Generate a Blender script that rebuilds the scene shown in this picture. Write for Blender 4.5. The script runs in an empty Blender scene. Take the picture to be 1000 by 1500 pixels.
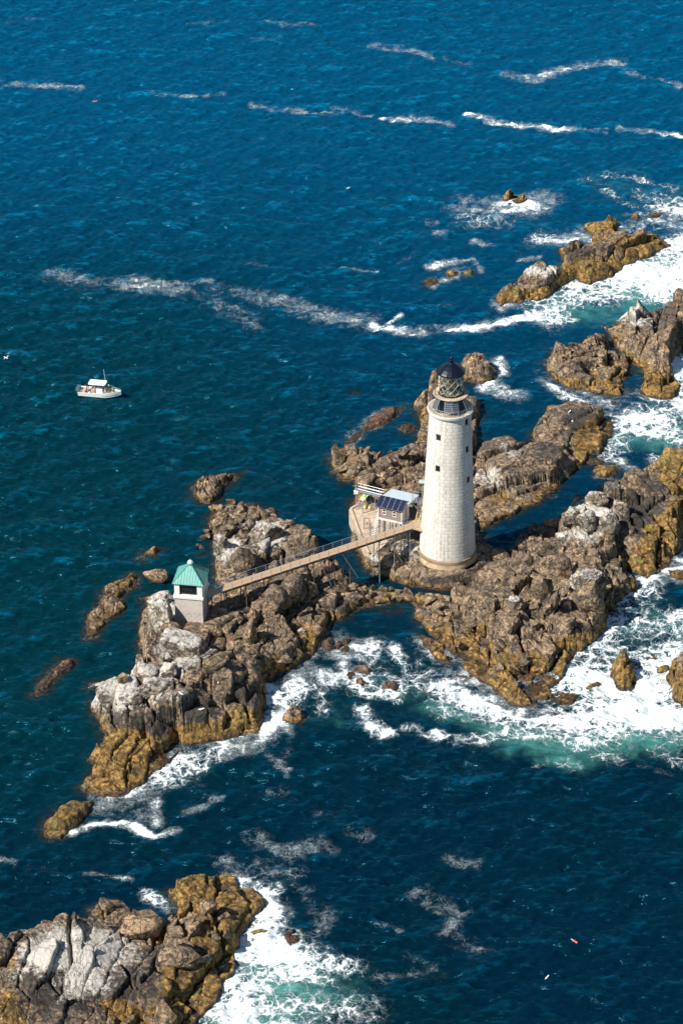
import bpy, math, random
import numpy as np
from mathutils import Vector, Matrix

# ------------------------------------------------------------------ camera, sky, sun, exposure
SC = bpy.context.scene
COL = SC.collection
CAM_H, DEP, FPX = 244.0, math.radians(31.0), 4167.0
cam_d = bpy.data.cameras.new('camera')
cam = bpy.data.objects.new('camera', cam_d)
COL.objects.link(cam)
cam.location = (0, 0, CAM_H)
cam.rotation_euler = (math.pi / 2 - DEP, 0, 0)
cam_d.sensor_fit = 'VERTICAL'
cam_d.sensor_height = 36.0
cam_d.lens = FPX / 1500 * 36.0
cam_d.clip_start = 5
cam_d.clip_end = 60000
SC.camera = cam

SUN_EL = math.radians(45)
SUN_TO = Vector((-math.sin(math.radians(58)), -math.cos(math.radians(58)), 0))   # horizontal direction towards the sun
W = bpy.data.worlds.new('World')
SC.world = W
W.use_nodes = True
wn = W.node_tree
wn.nodes.clear()
sky = wn.nodes.new('ShaderNodeTexSky')
sky.sky_type = 'NISHITA'
sky.sun_disc = False
sky.sun_elevation = SUN_EL
sky.sun_rotation = math.atan2(SUN_TO.x, SUN_TO.y)
sky.air_density = 1.3
sky.dust_density = 0.0
sky.ozone_density = 1.5
bg = wn.nodes.new('ShaderNodeBackground')
bg.inputs['Strength'].default_value = 0.055
wo = wn.nodes.new('ShaderNodeOutputWorld')
wn.links.new(sky.outputs[0], bg.inputs[0])
wn.links.new(bg.outputs[0], wo.inputs[0])
sl = bpy.data.lights.new('sun', 'SUN')
sl.energy = 5.0
sl.angle = math.radians(0.53)
sl.color = (1.0, 0.93, 0.82)
so = bpy.data.objects.new('sun', sl)
COL.objects.link(so)
sdir = (SUN_TO * math.cos(SUN_EL) + Vector((0, 0, math.sin(SUN_EL))))
so.rotation_euler = sdir.to_track_quat('Z', 'Y').to_euler()
so.location = (0, 300, 300)
SC.view_settings.view_transform = 'Standard'
SC.view_settings.look = 'None'
SC.view_settings.gamma = 1
SC.view_settings.exposure = 0.62
SC.view_settings.use_curve_mapping = False

random.seed(7)
RNG = np.random.default_rng(11)

# ------------------------------------------------------------------ pixels of the photograph <-> the place
CD, SD = math.cos(DEP), math.sin(DEP)
def P(u, v, z=0.0):
    a, b = (u - 500) / FPX, (750 - v) / FPX
    d = (a, CD + b * SD, -SD + b * CD)
    t = (z - CAM_H) / d[2]
    return Vector((a * t, d[1] * t, z))
def PN(u, v, z=0.0):
    a, b = (u - 500) / FPX, (750 - v) / FPX
    dz = -SD + b * CD
    t = (z - CAM_H) / dz
    return a * t, (CD + b * SD) * t
def proj(x, y, z):
    zz = z - CAM_H
    dep = y * CD - zz * SD
    return 500 + FPX * x / dep, 750 - FPX * (y * SD + zz * CD) / dep
def z_for(x, y, v):
    lo, hi = -5.0, 80.0
    for _ in range(40):
        m = (lo + hi) / 2
        if proj(x, y, m)[1] > v: lo = m
        else: hi = m
    return lo

# ------------------------------------------------------------------ numpy noise
def hsh(ix, iy, s):
    h = (ix.astype(np.int64) * 374761393 + iy.astype(np.int64) * 668265263 + int(s) * 974634777) & 0xffffffff
    h = ((h ^ (h >> 13)) * 1274126177) & 0xffffffff
    h = (h ^ (h >> 16)) & 0xffffffff
    return h / 4294967295.0
def vnoise(x, y, s):
    ix, iy = np.floor(x), np.floor(y)
    fx, fy = x - ix, y - iy
    fx = fx * fx * (3 - 2 * fx); fy = fy * fy * (3 - 2 * fy)
    a, b = hsh(ix, iy, s), hsh(ix + 1, iy, s)
    c, d = hsh(ix, iy + 1, s), hsh(ix + 1, iy + 1, s)
    return (a + (b - a) * fx) * (1 - fy) + (c + (d - c) * fx) * fy - 0.5
def fbm(x, y, s, n=4, g=0.5):
    r, a = 0, 1.0
    for k in range(n):
        r = r + a * vnoise(x * 2 ** k, y * 2 ** k, s + k * 17)
        a *= g
    return r
def cells(X, Y, L, an, th, s):
    """fracture cells: returns three random numbers per cell, edge distance (F2-F1), offsets from the cell centre and the centre"""
    c, sn = math.cos(th), math.sin(th)
    u = (X * c + Y * sn) / (L * an)
    v = (-X * sn + Y * c) / L
    iu, iv = np.floor(u), np.floor(v)
    f1 = np.full(u.shape, 9.0); f2 = f1.copy()
    bu = np.zeros_like(u); bv = np.zeros_like(u); bi = np.zeros_like(u); bj = np.zeros_like(u)
    for i in (-1, 0, 1):
        for j in (-1, 0, 1):
            ci, cj = iu + i, iv + j
            pu = ci + 0.1 + 0.8 * hsh(ci, cj, s)
            pv = cj + 0.1 + 0.8 * hsh(ci, cj, s + 5)
            d = (u - pu) ** 2 + (v - pv) ** 2
            n = d < f1
            f2 = np.where(n, f1, np.minimum(f2, d))
            f1 = np.where(n, d, f1)
            bu = np.where(n, pu, bu); bv = np.where(n, pv, bv); bi = np.where(n, ci, bi); bj = np.where(n, cj, bj)
    r = [hsh(bi, bj, s + 31 + 7 * k) - 0.5 for k in range(3)]
    ou, ov = (u - bu) * L * an, (v - bv) * L
    cx, cy = bu * L * an, bv * L
    CX, CY = cx * c - cy * sn, cx * sn + cy * c
    return r, f2 - f1, ou, ov, CX, CY
def sstep(a, b, x):
    t = np.clip((x - a) / (b - a), 0, 1)
    return t * t * (3 - 2 * t)

# ------------------------------------------------------------------ node materials
def new_mat(name):
    m = bpy.data.materials.new(name)
    m.use_nodes = True
    nt = m.node_tree
    b = nt.nodes['Principled BSDF']
    return m, nt, b
class NT:
    def __init__(s, nt): s.t = nt
    def n(s, kind, **kw):
        o = s.t.nodes.new(kind)
        for k, v in kw.items(): setattr(o, k, v)
        return o
    def l(s, a, b): s.t.links.new(a, b)
    def val(s, sock, v):
        if hasattr(v, 'links') or isinstance(v, bpy.types.NodeSocket): s.l(v, sock)
        else: sock.default_value = v
    def noise(s, vec, scale, detail=4, rough=0.55, dist=0.0):
        o = s.n('ShaderNodeTexNoise')
        if vec is not None: s.l(vec, o.inputs['Vector'])
        o.inputs['Scale'].default_value = scale; o.inputs['Detail'].default_value = detail
        o.inputs['Roughness'].default_value = rough; o.inputs['Distortion'].default_value = dist
        return o.outputs['Fac']
    def math(s, op, a, b=0.0, c=0.0):
        o = s.n('ShaderNodeMath', operation=op)
        s.val(o.inputs[0], a); s.val(o.inputs[1], b); s.val(o.inputs[2], c)
        return o.outputs[0]
    def smooth(s, x, a, b, t0=0.0, t1=1.0):
        o = s.n('ShaderNodeMapRange', interpolation_type='SMOOTHSTEP')
        s.val(o.inputs['Value'], x)
        s.val(o.inputs['From Min'], a); s.val(o.inputs['From Max'], b)
        o.inputs['To Min'].default_value = t0; o.inputs['To Max'].default_value = t1
        return o.outputs[0]
    def mix(s, f, a, b):
        o = s.n('ShaderNodeMix', data_type='RGBA')
        s.val(o.inputs[0], f)
        s.val(o.inputs[6], a if not isinstance(a, tuple) else (*a, 1)); s.val(o.inputs[7], b if not isinstance(b, tuple) else (*b, 1))
        return o.outputs[2]
    def bump(s, h, strength, dist, normal=None):
        o = s.n('ShaderNodeBump')
        o.inputs['Strength'].default_value = strength; o.inputs['Distance'].default_value = dist
        s.l(h, o.inputs['Height'])
        if normal is not None: s.l(normal, o.inputs['Normal'])
        return o.outputs[0]

def plain(name, col, rough=0.7, metal=0.0, var=0.18, scale=1.5, bump=0.0, spec=None, dirt=None):
    m, nt, b = new_mat(name)
    t = NT(nt)
    g = t.n('ShaderNodeTexCoord').outputs['Object']
    f = t.noise(g, scale, 5, 0.6)
    f2 = t.noise(g, scale * 7, 3, 0.6)
    k = t.math('ADD', t.math('MULTIPLY', f, 0.7), t.math('MULTIPLY', f2, 0.3))
    k = t.smooth(k, 0.3, 0.7)
    lo = tuple(c * (1 - var) for c in col); hi = tuple(min(1, c * (1 + var)) for c in col)
    c = t.mix(k, lo, hi)
    if dirt:
        f3 = t.noise(g, scale * 2.3, 6, 0.7)
        c = t.mix(t.smooth(f3, 0.52, 0.68, 0, 0.8), c, dirt)
    t.l(c, b.inputs['Base Color'])
    b.inputs['Roughness'].default_value = rough; b.inputs['Metallic'].default_value = metal
    if spec is not None: b.inputs['Specular IOR Level'].default_value = spec
    if bump: t.l(t.bump(f2, 0.6, bump), b.inputs['Normal'])
    return m

def rock_material(name, tan=(0.38, 0.265, 0.165), guano_top=0.0, base_ochre=0.75):
    m, nt, b = new_mat(name)
    t = NT(nt)
    geo = t.n('ShaderNodeNewGeometry')
    pos = geo.outputs['Position']
    sep = t.n('ShaderNodeSeparateXYZ'); t.l(pos, sep.inputs[0])
    z = sep.outputs['Z']
    nsep = t.n('ShaderNodeSeparateXYZ'); t.l(geo.outputs['Normal'], nsep.inputs[0])
    att = t.n('ShaderNodeAttribute', attribute_name='mask')
    asep = t.n('ShaderNodeSeparateColor'); t.l(att.outputs['Color'], asep.inputs[0])
    R, G, B = asep.outputs[0], asep.outputs[1], asep.outputs[2]
    att2 = t.n('ShaderNodeAttribute', attribute_name='tone')
    tone = att2.outputs['Fac']
    n1 = t.noise(pos, 0.28, 5, 0.6, 0.6)
    n2 = t.noise(pos, 1.3, 6, 0.65, 0.3)
    n3 = t.noise(pos, 5.0, 5, 0.7)
    n4 = t.noise(pos, 0.9, 6, 0.7, 1.0)
    # dry rock: warm tan to brown grey, block to block
    base = t.mix(t.smooth(n2, 0.38, 0.64), tuple(c * 0.62 for c in tan), tuple(c * 1.25 for c in tan))
    base = t.mix(t.smooth(n1, 0.42, 0.60, 0, 0.75), base, (0.19, 0.145, 0.105))
    base = t.mix(t.smooth(tone, -0.02, -0.42, 0, 0.8), base, (0.085, 0.068, 0.055))
    base = t.mix(t.smooth(tone, 0.2, 0.5, 0, 0.55), base, (0.38, 0.245, 0.15))
    base = t.mix(t.smooth(n4, 0.49, 0.57, 0, 0.88), base, (0.05, 0.04, 0.034))
    n6 = t.noise(pos, 3.2, 6, 0.75, 0.5)
    base = t.mix(t.smooth(n6, 0.52, 0.62, 0, 0.7), base, (0.05, 0.038, 0.03))       # lichen and pitting
    base = t.mix(t.smooth(n3, 0.60, 0.72, 0, 0.5), base, (0.44, 0.36, 0.27))
    # black lichen belt
    bk = t.smooth(t.math('ADD', t.math('MULTIPLY', B, 1.3), t.math('MULTIPLY', t.math('SUBTRACT', n2, 0.5), 1.6)), 0.35, 0.6, 0, 0.88)
    base = t.mix(bk, base, t.mix(n3, (0.022, 0.020, 0.020), (0.06, 0.053, 0.048)))
    # ochre weed and barnacles below the high tide mark
    top = t.math('ADD', t.math('MULTIPLY', G, 6.0), base_ochre)
    top = t.math('ADD', top, t.math('MULTIPLY', t.math('SUBTRACT', n1, 0.5), 3.2))
    top = t.math('ADD', top, t.math('MULTIPLY', t.math('SUBTRACT', n2, 0.5), 1.8))
    och = t.smooth(t.math('SUBTRACT', top, z), -0.25, 0.35)
    oc = t.mix(t.smooth(n2, 0.36, 0.62), (0.11, 0.063, 0.016), (0.40, 0.235, 0.06))
    oc = t.mix(t.smooth(n3, 0.55, 0.68, 0, 0.7), oc, (0.06, 0.035, 0.012))
    oc = t.mix(t.smooth(n4, 0.54, 0.64, 0, 0.65), oc, (0.11, 0.085, 0.02))
    oc = t.mix(t.smooth(t.noise(pos, 0.5, 6, 0.7, 0.8), 0.50, 0.60, 0, 0.75), oc, (0.065, 0.042, 0.016))
    oc = t.mix(t.smooth(t.noise(pos, 0.33, 4, 0.6), 0.58, 0.68, 0, 0.6), oc, (0.20, 0.19, 0.045))
    base = t.mix(t.math('MULTIPLY', och, 0.93), base, oc)
    # wet dark kelp at the waterline
    wl = t.math('ADD', z, t.math('MULTIPLY', t.math('SUBTRACT', n2, 0.5), 1.5))
    wet = t.smooth(wl, 0.75, 0.2)
    base = t.mix(t.math('MULTIPLY', wet, 0.93), base, t.mix(t.smooth(n3, 0.4, 0.6), (0.018, 0.010, 0.006), (0.085, 0.043, 0.018)))
    # grit, pits and joints
    gr = t.noise(pos, 1.5, 9, 0.78, 0.4)
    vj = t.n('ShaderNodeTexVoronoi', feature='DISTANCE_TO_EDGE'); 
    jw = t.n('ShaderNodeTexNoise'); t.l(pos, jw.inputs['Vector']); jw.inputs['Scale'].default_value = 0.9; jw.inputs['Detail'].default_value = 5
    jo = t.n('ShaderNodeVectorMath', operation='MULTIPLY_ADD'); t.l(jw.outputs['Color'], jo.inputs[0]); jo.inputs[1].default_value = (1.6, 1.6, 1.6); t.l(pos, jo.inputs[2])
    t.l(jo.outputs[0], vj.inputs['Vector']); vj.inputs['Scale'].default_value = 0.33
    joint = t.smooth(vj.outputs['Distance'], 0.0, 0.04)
    gm = t.n('ShaderNodeMix', data_type='RGBA', blend_type='MULTIPLY'); gm.inputs[0].default_value = 1.0
    t.l(base, gm.inputs[6])
    gs = t.math('MULTIPLY_ADD', t.smooth(gr, 0.36, 0.64, -0.78, 0.62), t.smooth(t.noise(pos, 0.13, 3, 0.5), 0.38, 0.6, 0.45, 1.0), 1.0)
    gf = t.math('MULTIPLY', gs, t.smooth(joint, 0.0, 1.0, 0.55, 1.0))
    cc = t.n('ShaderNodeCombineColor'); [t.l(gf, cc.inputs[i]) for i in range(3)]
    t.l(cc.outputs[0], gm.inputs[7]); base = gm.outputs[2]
    # bird lime on the tops
    gn = t.math('ADD', R, t.math('MULTIPLY', t.smooth(nsep.outputs['Z'], 0.3, 0.9), guano_top))
    ge = t.math('ADD', gn, t.math('MULTIPLY', t.math('SUBTRACT', n2, 0.5), 1.7))
    ge = t.math('ADD', ge, t.math('MULTIPLY', t.math('SUBTRACT', n3, 0.5), 0.9))
    ge = t.math('ADD', ge, t.math('MULTIPLY', t.math('SUBTRACT', gr, 0.5), 2.4))
    gu = t.smooth(ge, 0.38, 1.0, 0, 0.92)
    gu = t.math('MULTIPLY', gu, t.smooth(gn, 0.05, 0.3))
    gu = t.math('MULTIPLY', gu, t.smooth(nsep.outputs['Z'], -0.1, 0.45))
    base = t.mix(gu, base, t.mix(n3, (0.72, 0.70, 0.66), (0.42, 0.385, 0.34)))
    t.l(base, b.inputs['Base Color'])
    rg = t.n('ShaderNodeMix', data_type='FLOAT')
    t.l(wet, rg.inputs[0]); rg.inputs[2].default_value = 0.9; rg.inputs[3].default_value = 0.35
    t.l(rg.outputs[0], b.inputs['Roughness'])
    h = t.math('ADD', t.math('ADD', t.math('MULTIPLY', n3, 0.35), n2), t.math('ADD', t.math('MULTIPLY', joint, 0.8), t.math('MULTIPLY', gr, 1.2)))
    nb = t.bump(h, 1.0, 0.22)
    n5 = t.noise(pos, 13.0, 4, 0.7)
    t.l(t.bump(n5, 0.7, 0.06, nb), b.inputs['Normal'])
    return m
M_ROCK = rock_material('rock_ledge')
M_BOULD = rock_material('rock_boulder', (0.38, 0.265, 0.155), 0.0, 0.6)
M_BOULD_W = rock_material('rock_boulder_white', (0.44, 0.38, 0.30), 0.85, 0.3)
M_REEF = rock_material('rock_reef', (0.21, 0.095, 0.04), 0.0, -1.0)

def water_material():
    m, nt, b = new_mat('sea_water')
    t = NT(nt)
    geo = t.n('ShaderNodeNewGeometry')
    pos = geo.outputs['Position']
    att = t.n('ShaderNodeAttribute', attribute_name='sea')
    wav = t.n('ShaderNodeAttribute', attribute_name='wave').outputs['Fac']
    asep = t.n('ShaderNodeSeparateColor'); t.l(att.outputs['Color'], asep.inputs[0])
    F, A, S = asep.outputs[0], asep.outputs[1], asep.outputs[2]
    mp = t.n('ShaderNodeMapping'); t.l(pos, mp.inputs[0])
    mp.inputs['Rotation'].default_value = (0, 0, math.radians(12)); mp.inputs['Scale'].default_value = (0.42, 1.0, 1.0)
    w1 = t.noise(mp.outputs[0], 0.8, 3, 0.55, 0.2)
    w2 = t.noise(mp.outputs[0], 2.4, 3, 0.6, 0.2)
    mp3 = t.n('ShaderNodeMapping'); t.l(pos, mp3.inputs[0])
    mp3.inputs['Rotation'].default_value = (0, 0, math.radians(9)); mp3.inputs['Scale'].default_value = (0.26, 1.2, 1.0)
    w3 = t.noise(mp3.outputs[0], 1.1, 5, 0.6, 0.4)
    big = t.noise(pos, 0.02, 3, 0.5)
    # deep water
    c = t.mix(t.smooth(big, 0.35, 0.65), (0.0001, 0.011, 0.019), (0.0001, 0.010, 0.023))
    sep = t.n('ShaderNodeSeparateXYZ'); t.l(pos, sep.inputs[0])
    c = t.mix(t.smooth(sep.outputs['Y'], 340, 620), c, (0.0001, 0.050, 0.118))  # brighter blue with distance: sky reflection painted into the base colour
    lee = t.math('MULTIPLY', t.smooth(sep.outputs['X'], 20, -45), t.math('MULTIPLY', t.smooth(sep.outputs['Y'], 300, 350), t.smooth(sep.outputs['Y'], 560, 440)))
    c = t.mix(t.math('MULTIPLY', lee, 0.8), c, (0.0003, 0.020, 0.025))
    crest = t.smooth(t.math('ADD', t.math('MULTIPLY', wav, 0.07), t.math('ADD', t.math('MULTIPLY', w1, 0.9), t.math('MULTIPLY', w3, 1.4))), 1.15, 1.75)
    gust = t.noise(pos, 0.035, 3, 0.55, 0.5)
    crest = t.math('MULTIPLY', crest, t.smooth(gust, 0.3, 0.65, 0.45, 1.0))
    c = t.mix(t.math('MULTIPLY', crest, 0.8), c, t.mix(t.smooth(sep.outputs['Y'], 300, 600), (0.0002, 0.058, 0.115), (0.0005, 0.20, 0.38)))  # highlights on the crests painted in as brighter blue base colour
    n2 = t.noise(pos, 0.5, 6, 0.65, 0.5)
    n3 = t.noise(pos, 2.2, 5, 0.7, 0.4)
    # weed and rock seen through the shallows
    sh = t.smooth(t.math('ADD', S, t.math('MULTIPLY', t.math('SUBTRACT', n2, 0.5), 1.6)), 0.35, 0.9, 0, 0.85)
    sh = t.math('MULTIPLY', sh, t.smooth(S, 0.04, 0.3))
    c = t.mix(sh, c, t.mix(t.smooth(n3, 0.4, 0.6), (0.004, 0.012, 0.010), (0.026, 0.020, 0.010)))
    # aerated turquoise water
    ae = t.smooth(t.math('ADD', A, t.math('MULTIPLY', t.math('SUBTRACT', n2, 0.5), 0.8)), 0.2, 1.25)
    ae = t.math('MULTIPLY', ae, t.smooth(A, 0.03, 0.3))
    c = t.mix(t.math('MULTIPLY', ae, 0.8), c, (0.07, 0.27, 0.235))
    # foam: lacy cells that close up as the density rises
    wv = t.n('ShaderNodeTexNoise'); t.l(pos, wv.inputs['Vector']); wv.inputs['Scale'].default_value = 0.7; wv.inputs['Detail'].default_value = 4
    off = t.n('ShaderNodeVectorMath', operation='SCALE'); t.l(wv.outputs['Color'], off.inputs[0]); off.inputs['Scale'].default_value = 2.6
    ad = t.n('ShaderNodeVectorMath', operation='ADD'); t.l(pos, ad.inputs[0]); t.l(off.outputs[0], ad.inputs[1])
    vo = t.n('ShaderNodeTexVoronoi', feature='DISTANCE_TO_EDGE', voronoi_dimensions='2D'); t.l(ad.outputs[0], vo.inputs['Vector']); vo.inputs['Scale'].default_value = 0.55
    vo2 = t.n('ShaderNodeTexVoronoi', feature='DISTANCE_TO_EDGE', voronoi_dimensions='2D'); t.l(ad.outputs[0], vo2.inputs['Vector']); vo2.inputs['Scale'].default_value = 1.5
    lace = t.math('SUBTRACT', 0.75, t.math('MULTIPLY', vo.outputs['Distance'], 2.2))
    lace2 = t.math('SUBTRACT', 0.6, t.math('MULTIPLY', vo2.outputs['Distance'], 2.2))
    pat = t.math('MAXIMUM', lace, lace2)
    fine = t.noise(pos, 4.0, 7, 0.78, 0.5)
    mid = t.noise(pos, 0.55, 6, 0.65, 0.8)
    lw = t.smooth(A, 0.03, 0.35, 0.16, 0.95)
    pat = t.math('ADD', t.math('ADD', t.math('MULTIPLY', pat, lw), t.math('MULTIPLY', t.math('SUBTRACT', 0.75, lw), 0.36)), t.math('MULTIPLY', fine, 1.3))
    pat = t.math('ADD', pat, t.math('MULTIPLY', mid, 1.2))      # about 0.6 .. 1.3, mean 0.95
    lev = t.math('SUBTRACT', 2.17, t.math('MULTIPLY', F, 0.90))
    foam = t.smooth(t.math('SUBTRACT', pat, lev), -0.12, 0.17)
    foam = t.math('MULTIPLY', foam, t.smooth(F, 0.02, 0.15))
    veil = t.math('MULTIPLY', t.smooth(t.math('SUBTRACT', pat, lev), -0.38, 0.1, 0, 0.30), t.smooth(F, 0.1, 0.5))
    foam = t.math('MAXIMUM', foam, veil)
    fc = t.mix(t.smooth(fine, 0.35, 0.6), (0.52, 0.66, 0.74), (0.83, 0.87, 0.89))
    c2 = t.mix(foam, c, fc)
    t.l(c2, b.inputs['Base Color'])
    rg = t.n('ShaderNodeMix', data_type='FLOAT')
    t.l(foam, rg.inputs[0]); rg.inputs[2].default_value = 0.16; rg.inputs[3].default_value = 0.9
    t.l(rg.outputs[0], b.inputs['Roughness'])
    b.inputs['IOR'].default_value = 1.333
    b.inputs['Specular Tint'].default_value = (0.30, 0.78, 1.0, 1)
    b.inputs['Specular IOR Level'].default_value = 0.62
    h = t.math('ADD', t.math('MULTIPLY', w1, 0.8), t.math('ADD', t.math('MULTIPLY', w2, 0.25), t.math('MULTIPLY', w3, 0.6)))
    nb = t.bump(h, 1.0, 0.42)
    nb = t.bump(t.math('MULTIPLY', foam, t.math('ADD', fine, 0.5)), 0.8, 0.18, nb)
    t.l(nb, b.inputs['Normal'])
    # water body under a clear reflecting skin
    b.inputs['Specular IOR Level'].default_value = 0.0
    fr = t.n('ShaderNodeFresnel'); fr.inputs['IOR'].default_value = 1.36; t.l(nb, fr.inputs['Normal'])
    gl = t.n('ShaderNodeBsdfGlossy'); gl.inputs['Color'].default_value = (0.20, 0.72, 1.0, 1); gl.inputs['Roughness'].default_value = 0.16
    t.l(nb, gl.inputs['Normal'])
    ms = t.n('ShaderNodeMixShader')
    ff = t.math('MULTIPLY', t.math('MINIMUM', fr.outputs[0], 0.4), t.math('SUBTRACT', 1.0, foam))
    t.l(ff, ms.inputs[0]); t.l(b.outputs[0], ms.inputs[1]); t.l(gl.outputs[0], ms.inputs[2])
    out = [n for n in nt.nodes if n.type == 'OUTPUT_MATERIAL'][0]
    t.l(ms.outputs[0], out.inputs['Surface'])
    return m
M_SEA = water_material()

def granite():
    m, nt, b = new_mat('tower_granite')
    t = NT(nt)
    geo = t.n('ShaderNodeNewGeometry'); pos = geo.outputs['Position']
    rnd = t.n('ShaderNodeObjectInfo').outputs['Random']
    n1 = t.noise(pos, 0.35, 5, 0.6); n2 = t.noise(pos, 4.0, 5, 0.7)
    mp = t.n('ShaderNodeMapping'); t.l(pos, mp.inputs[0]); mp.inputs['Scale'].default_value = (1.6, 1.6, 0.10)
    st = t.noise(mp.outputs[0], 1.2, 5, 0.7)
    c = t.mix(rnd, (0.57, 0.54, 0.495), (0.655, 0.62, 0.57))
    c = t.mix(t.smooth(n1, 0.45, 0.7, 0, 0.5), c, (0.54, 0.49, 0.44))
    c = t.mix(t.smooth(st, 0.48, 0.70, 0, 0.6), c, (0.34, 0.29, 0.24))
    c = t.mix(t.smooth(n2, 0.55, 0.7, 0, 0.35), c, (0.35, 0.32, 0.29))
    t.l(c, b.inputs['Base Color']); b.inputs['Roughness'].default_value = 0.85
    t.l(t.bump(n2, 0.5, 0.03), b.inputs['Normal'])
    return m
M_GRAN = granite()
M_MORTAR = plain('mortar', (0.17, 0.15, 0.13), 0.95)
M_FOUND = plain('foundation_concrete', (0.46, 0.37, 0.24), 0.9, 0, 0.3, 0.6, 0.02, dirt=(0.22, 0.14, 0.06))
M_FBAND = plain('stained_band', (0.28, 0.20, 0.12), 0.9, 0, 0.4, 0.7, 0.02)
M_CONC = plain('concrete', (0.44, 0.36, 0.27), 0.9, 0, 0.22, 0.7, 0.02, dirt=(0.2, 0.15, 0.10))
M_PAD = plain('pad_concrete', (0.50, 0.38, 0.27), 0.9, 0, 0.15, 0.8, 0.02)
M_STONEW = plain('oil_house_stone', (0.50, 0.47, 0.43), 0.85, 0, 0.14, 1.0, 0.02, dirt=(0.38, 0.34, 0.29))
M_WHITEP = plain('white_paint', (0.74, 0.72, 0.68), 0.6, 0, 0.06, 1.0, dirt=(0.55, 0.52, 0.47))
M_COPPER = plain('green_copper', (0.12, 0.33, 0.31), 0.55, 0, 0.22, 1.4, dirt=(0.20, 0.42, 0.39))
M_COPPERD = plain('copper_seam', (0.05, 0.24, 0.19), 0.6)
M_PALEC = plain('pale_copper', (0.40, 0.50, 0.44), 0.5)
M_BLACK = plain('black_roof_paint', (0.007, 0.010, 0.022), 0.28, 0.3, 0.3, 2.0)
M_DARKM = plain('dark_iron', (0.03, 0.035, 0.045), 0.5, 0.3, 0.3, 2.0, dirt=(0.07, 0.045, 0.03))
M_GALV = plain('galvanised_steel', (0.42, 0.45, 0.48), 0.4, 0.5, 0.15, 2.0)
M_RAIL = plain('blue_grey_pipe', (0.32, 0.39, 0.46), 0.45, 0.3, 0.15, 2.0)
M_RUST = plain('rusted_steel', (0.26, 0.11, 0.06), 0.8, 0, 0.4, 2.5)
M_WOOD = plain('deck_wood', (0.40, 0.285, 0.19), 0.8, 0, 0.25, 2.0, 0.01, dirt=(0.36, 0.25, 0.17))
M_BEAM = plain('dark_timber', (0.10, 0.08, 0.07), 0.85, 0, 0.3, 2.0)
M_TIMB = plain('pale_timber', (0.55, 0.40, 0.18), 0.8, 0, 0.2, 2.0)
M_SHING = plain('grey_shingles', (0.26, 0.20, 0.175), 0.85, 0, 0.3, 4.0, 0.01)
M_SOLARG = plain('grey_solar_cell', (0.055, 0.062, 0.085), 0.3)
M_SOLAR = plain('solar_cell', (0.016, 0.02, 0.05), 0.18, 0.0, 0.3, 1.0)
M_SFRAME = plain('solar_frame', (0.62, 0.64, 0.66), 0.4, 0.4, 0.05, 1.0)
M_METROOF = plain('pale_metal_roof', (0.50, 0.58, 0.64), 0.45, 0.2, 0.06, 1.0)
M_GLASSD = plain('dark_window_glass', (0.012, 0.016, 0.02), 0.08, 0, 0.2, 1.0)
M_DARKIN = plain('dark_interior', (0.02, 0.017, 0.015), 0.9)
M_HULL = plain('white_gelcoat', (0.82, 0.82, 0.80), 0.22, 0, 0.02, 1.0)
M_SEAT = plain('tan_cushion', (0.55, 0.36, 0.22), 0.7)
M_ENG = plain('grey_engine', (0.12, 0.15, 0.20), 0.3, 0.2)
M_AQUA = plain('aqua_hull_stripe', (0.25, 0.55, 0.55), 0.3)
M_ORANGE = plain('orange_float', (0.80, 0.10, 0.03), 0.5, 0, 0.08)
M_YELL = plain('yellow_plastic', (0.75, 0.45, 0.04), 0.5, 0, 0.08)
M_TARP = plain('pale_green_tarp', (0.36, 0.50, 0.26), 0.8, 0, 0.12, 1.5)
M_CRATE = plain('blue_crate', (0.22, 0.28, 0.33), 0.7)
M_GULLW = plain('gull_white', (0.82, 0.82, 0.80), 0.8)
M_GULLG = plain('gull_grey', (0.35, 0.37, 0.40), 0.8)
M_SKIN = plain('skin', (0.50, 0.28, 0.19), 0.6)
def glass():
    m, nt, b = new_mat('lantern_glass')
    b.inputs['Base Color'].default_value = (0.85, 0.92, 0.92, 1)
    b.inputs['Roughness'].default_value = 0.05
    b.inputs['Transmission Weight'].default_value = 1.0
    b.inputs['IOR'].default_value = 1.08
    return m
M_GLASS = glass()
M_BRONZE = plain('pale_bronze', (0.48, 0.44, 0.34), 0.45, 0.3, 0.2)
M_LENS = plain('fresnel_lens', (0.42, 0.34, 0.20), 0.12, 0.5, 0.4, 3.0)

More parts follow.
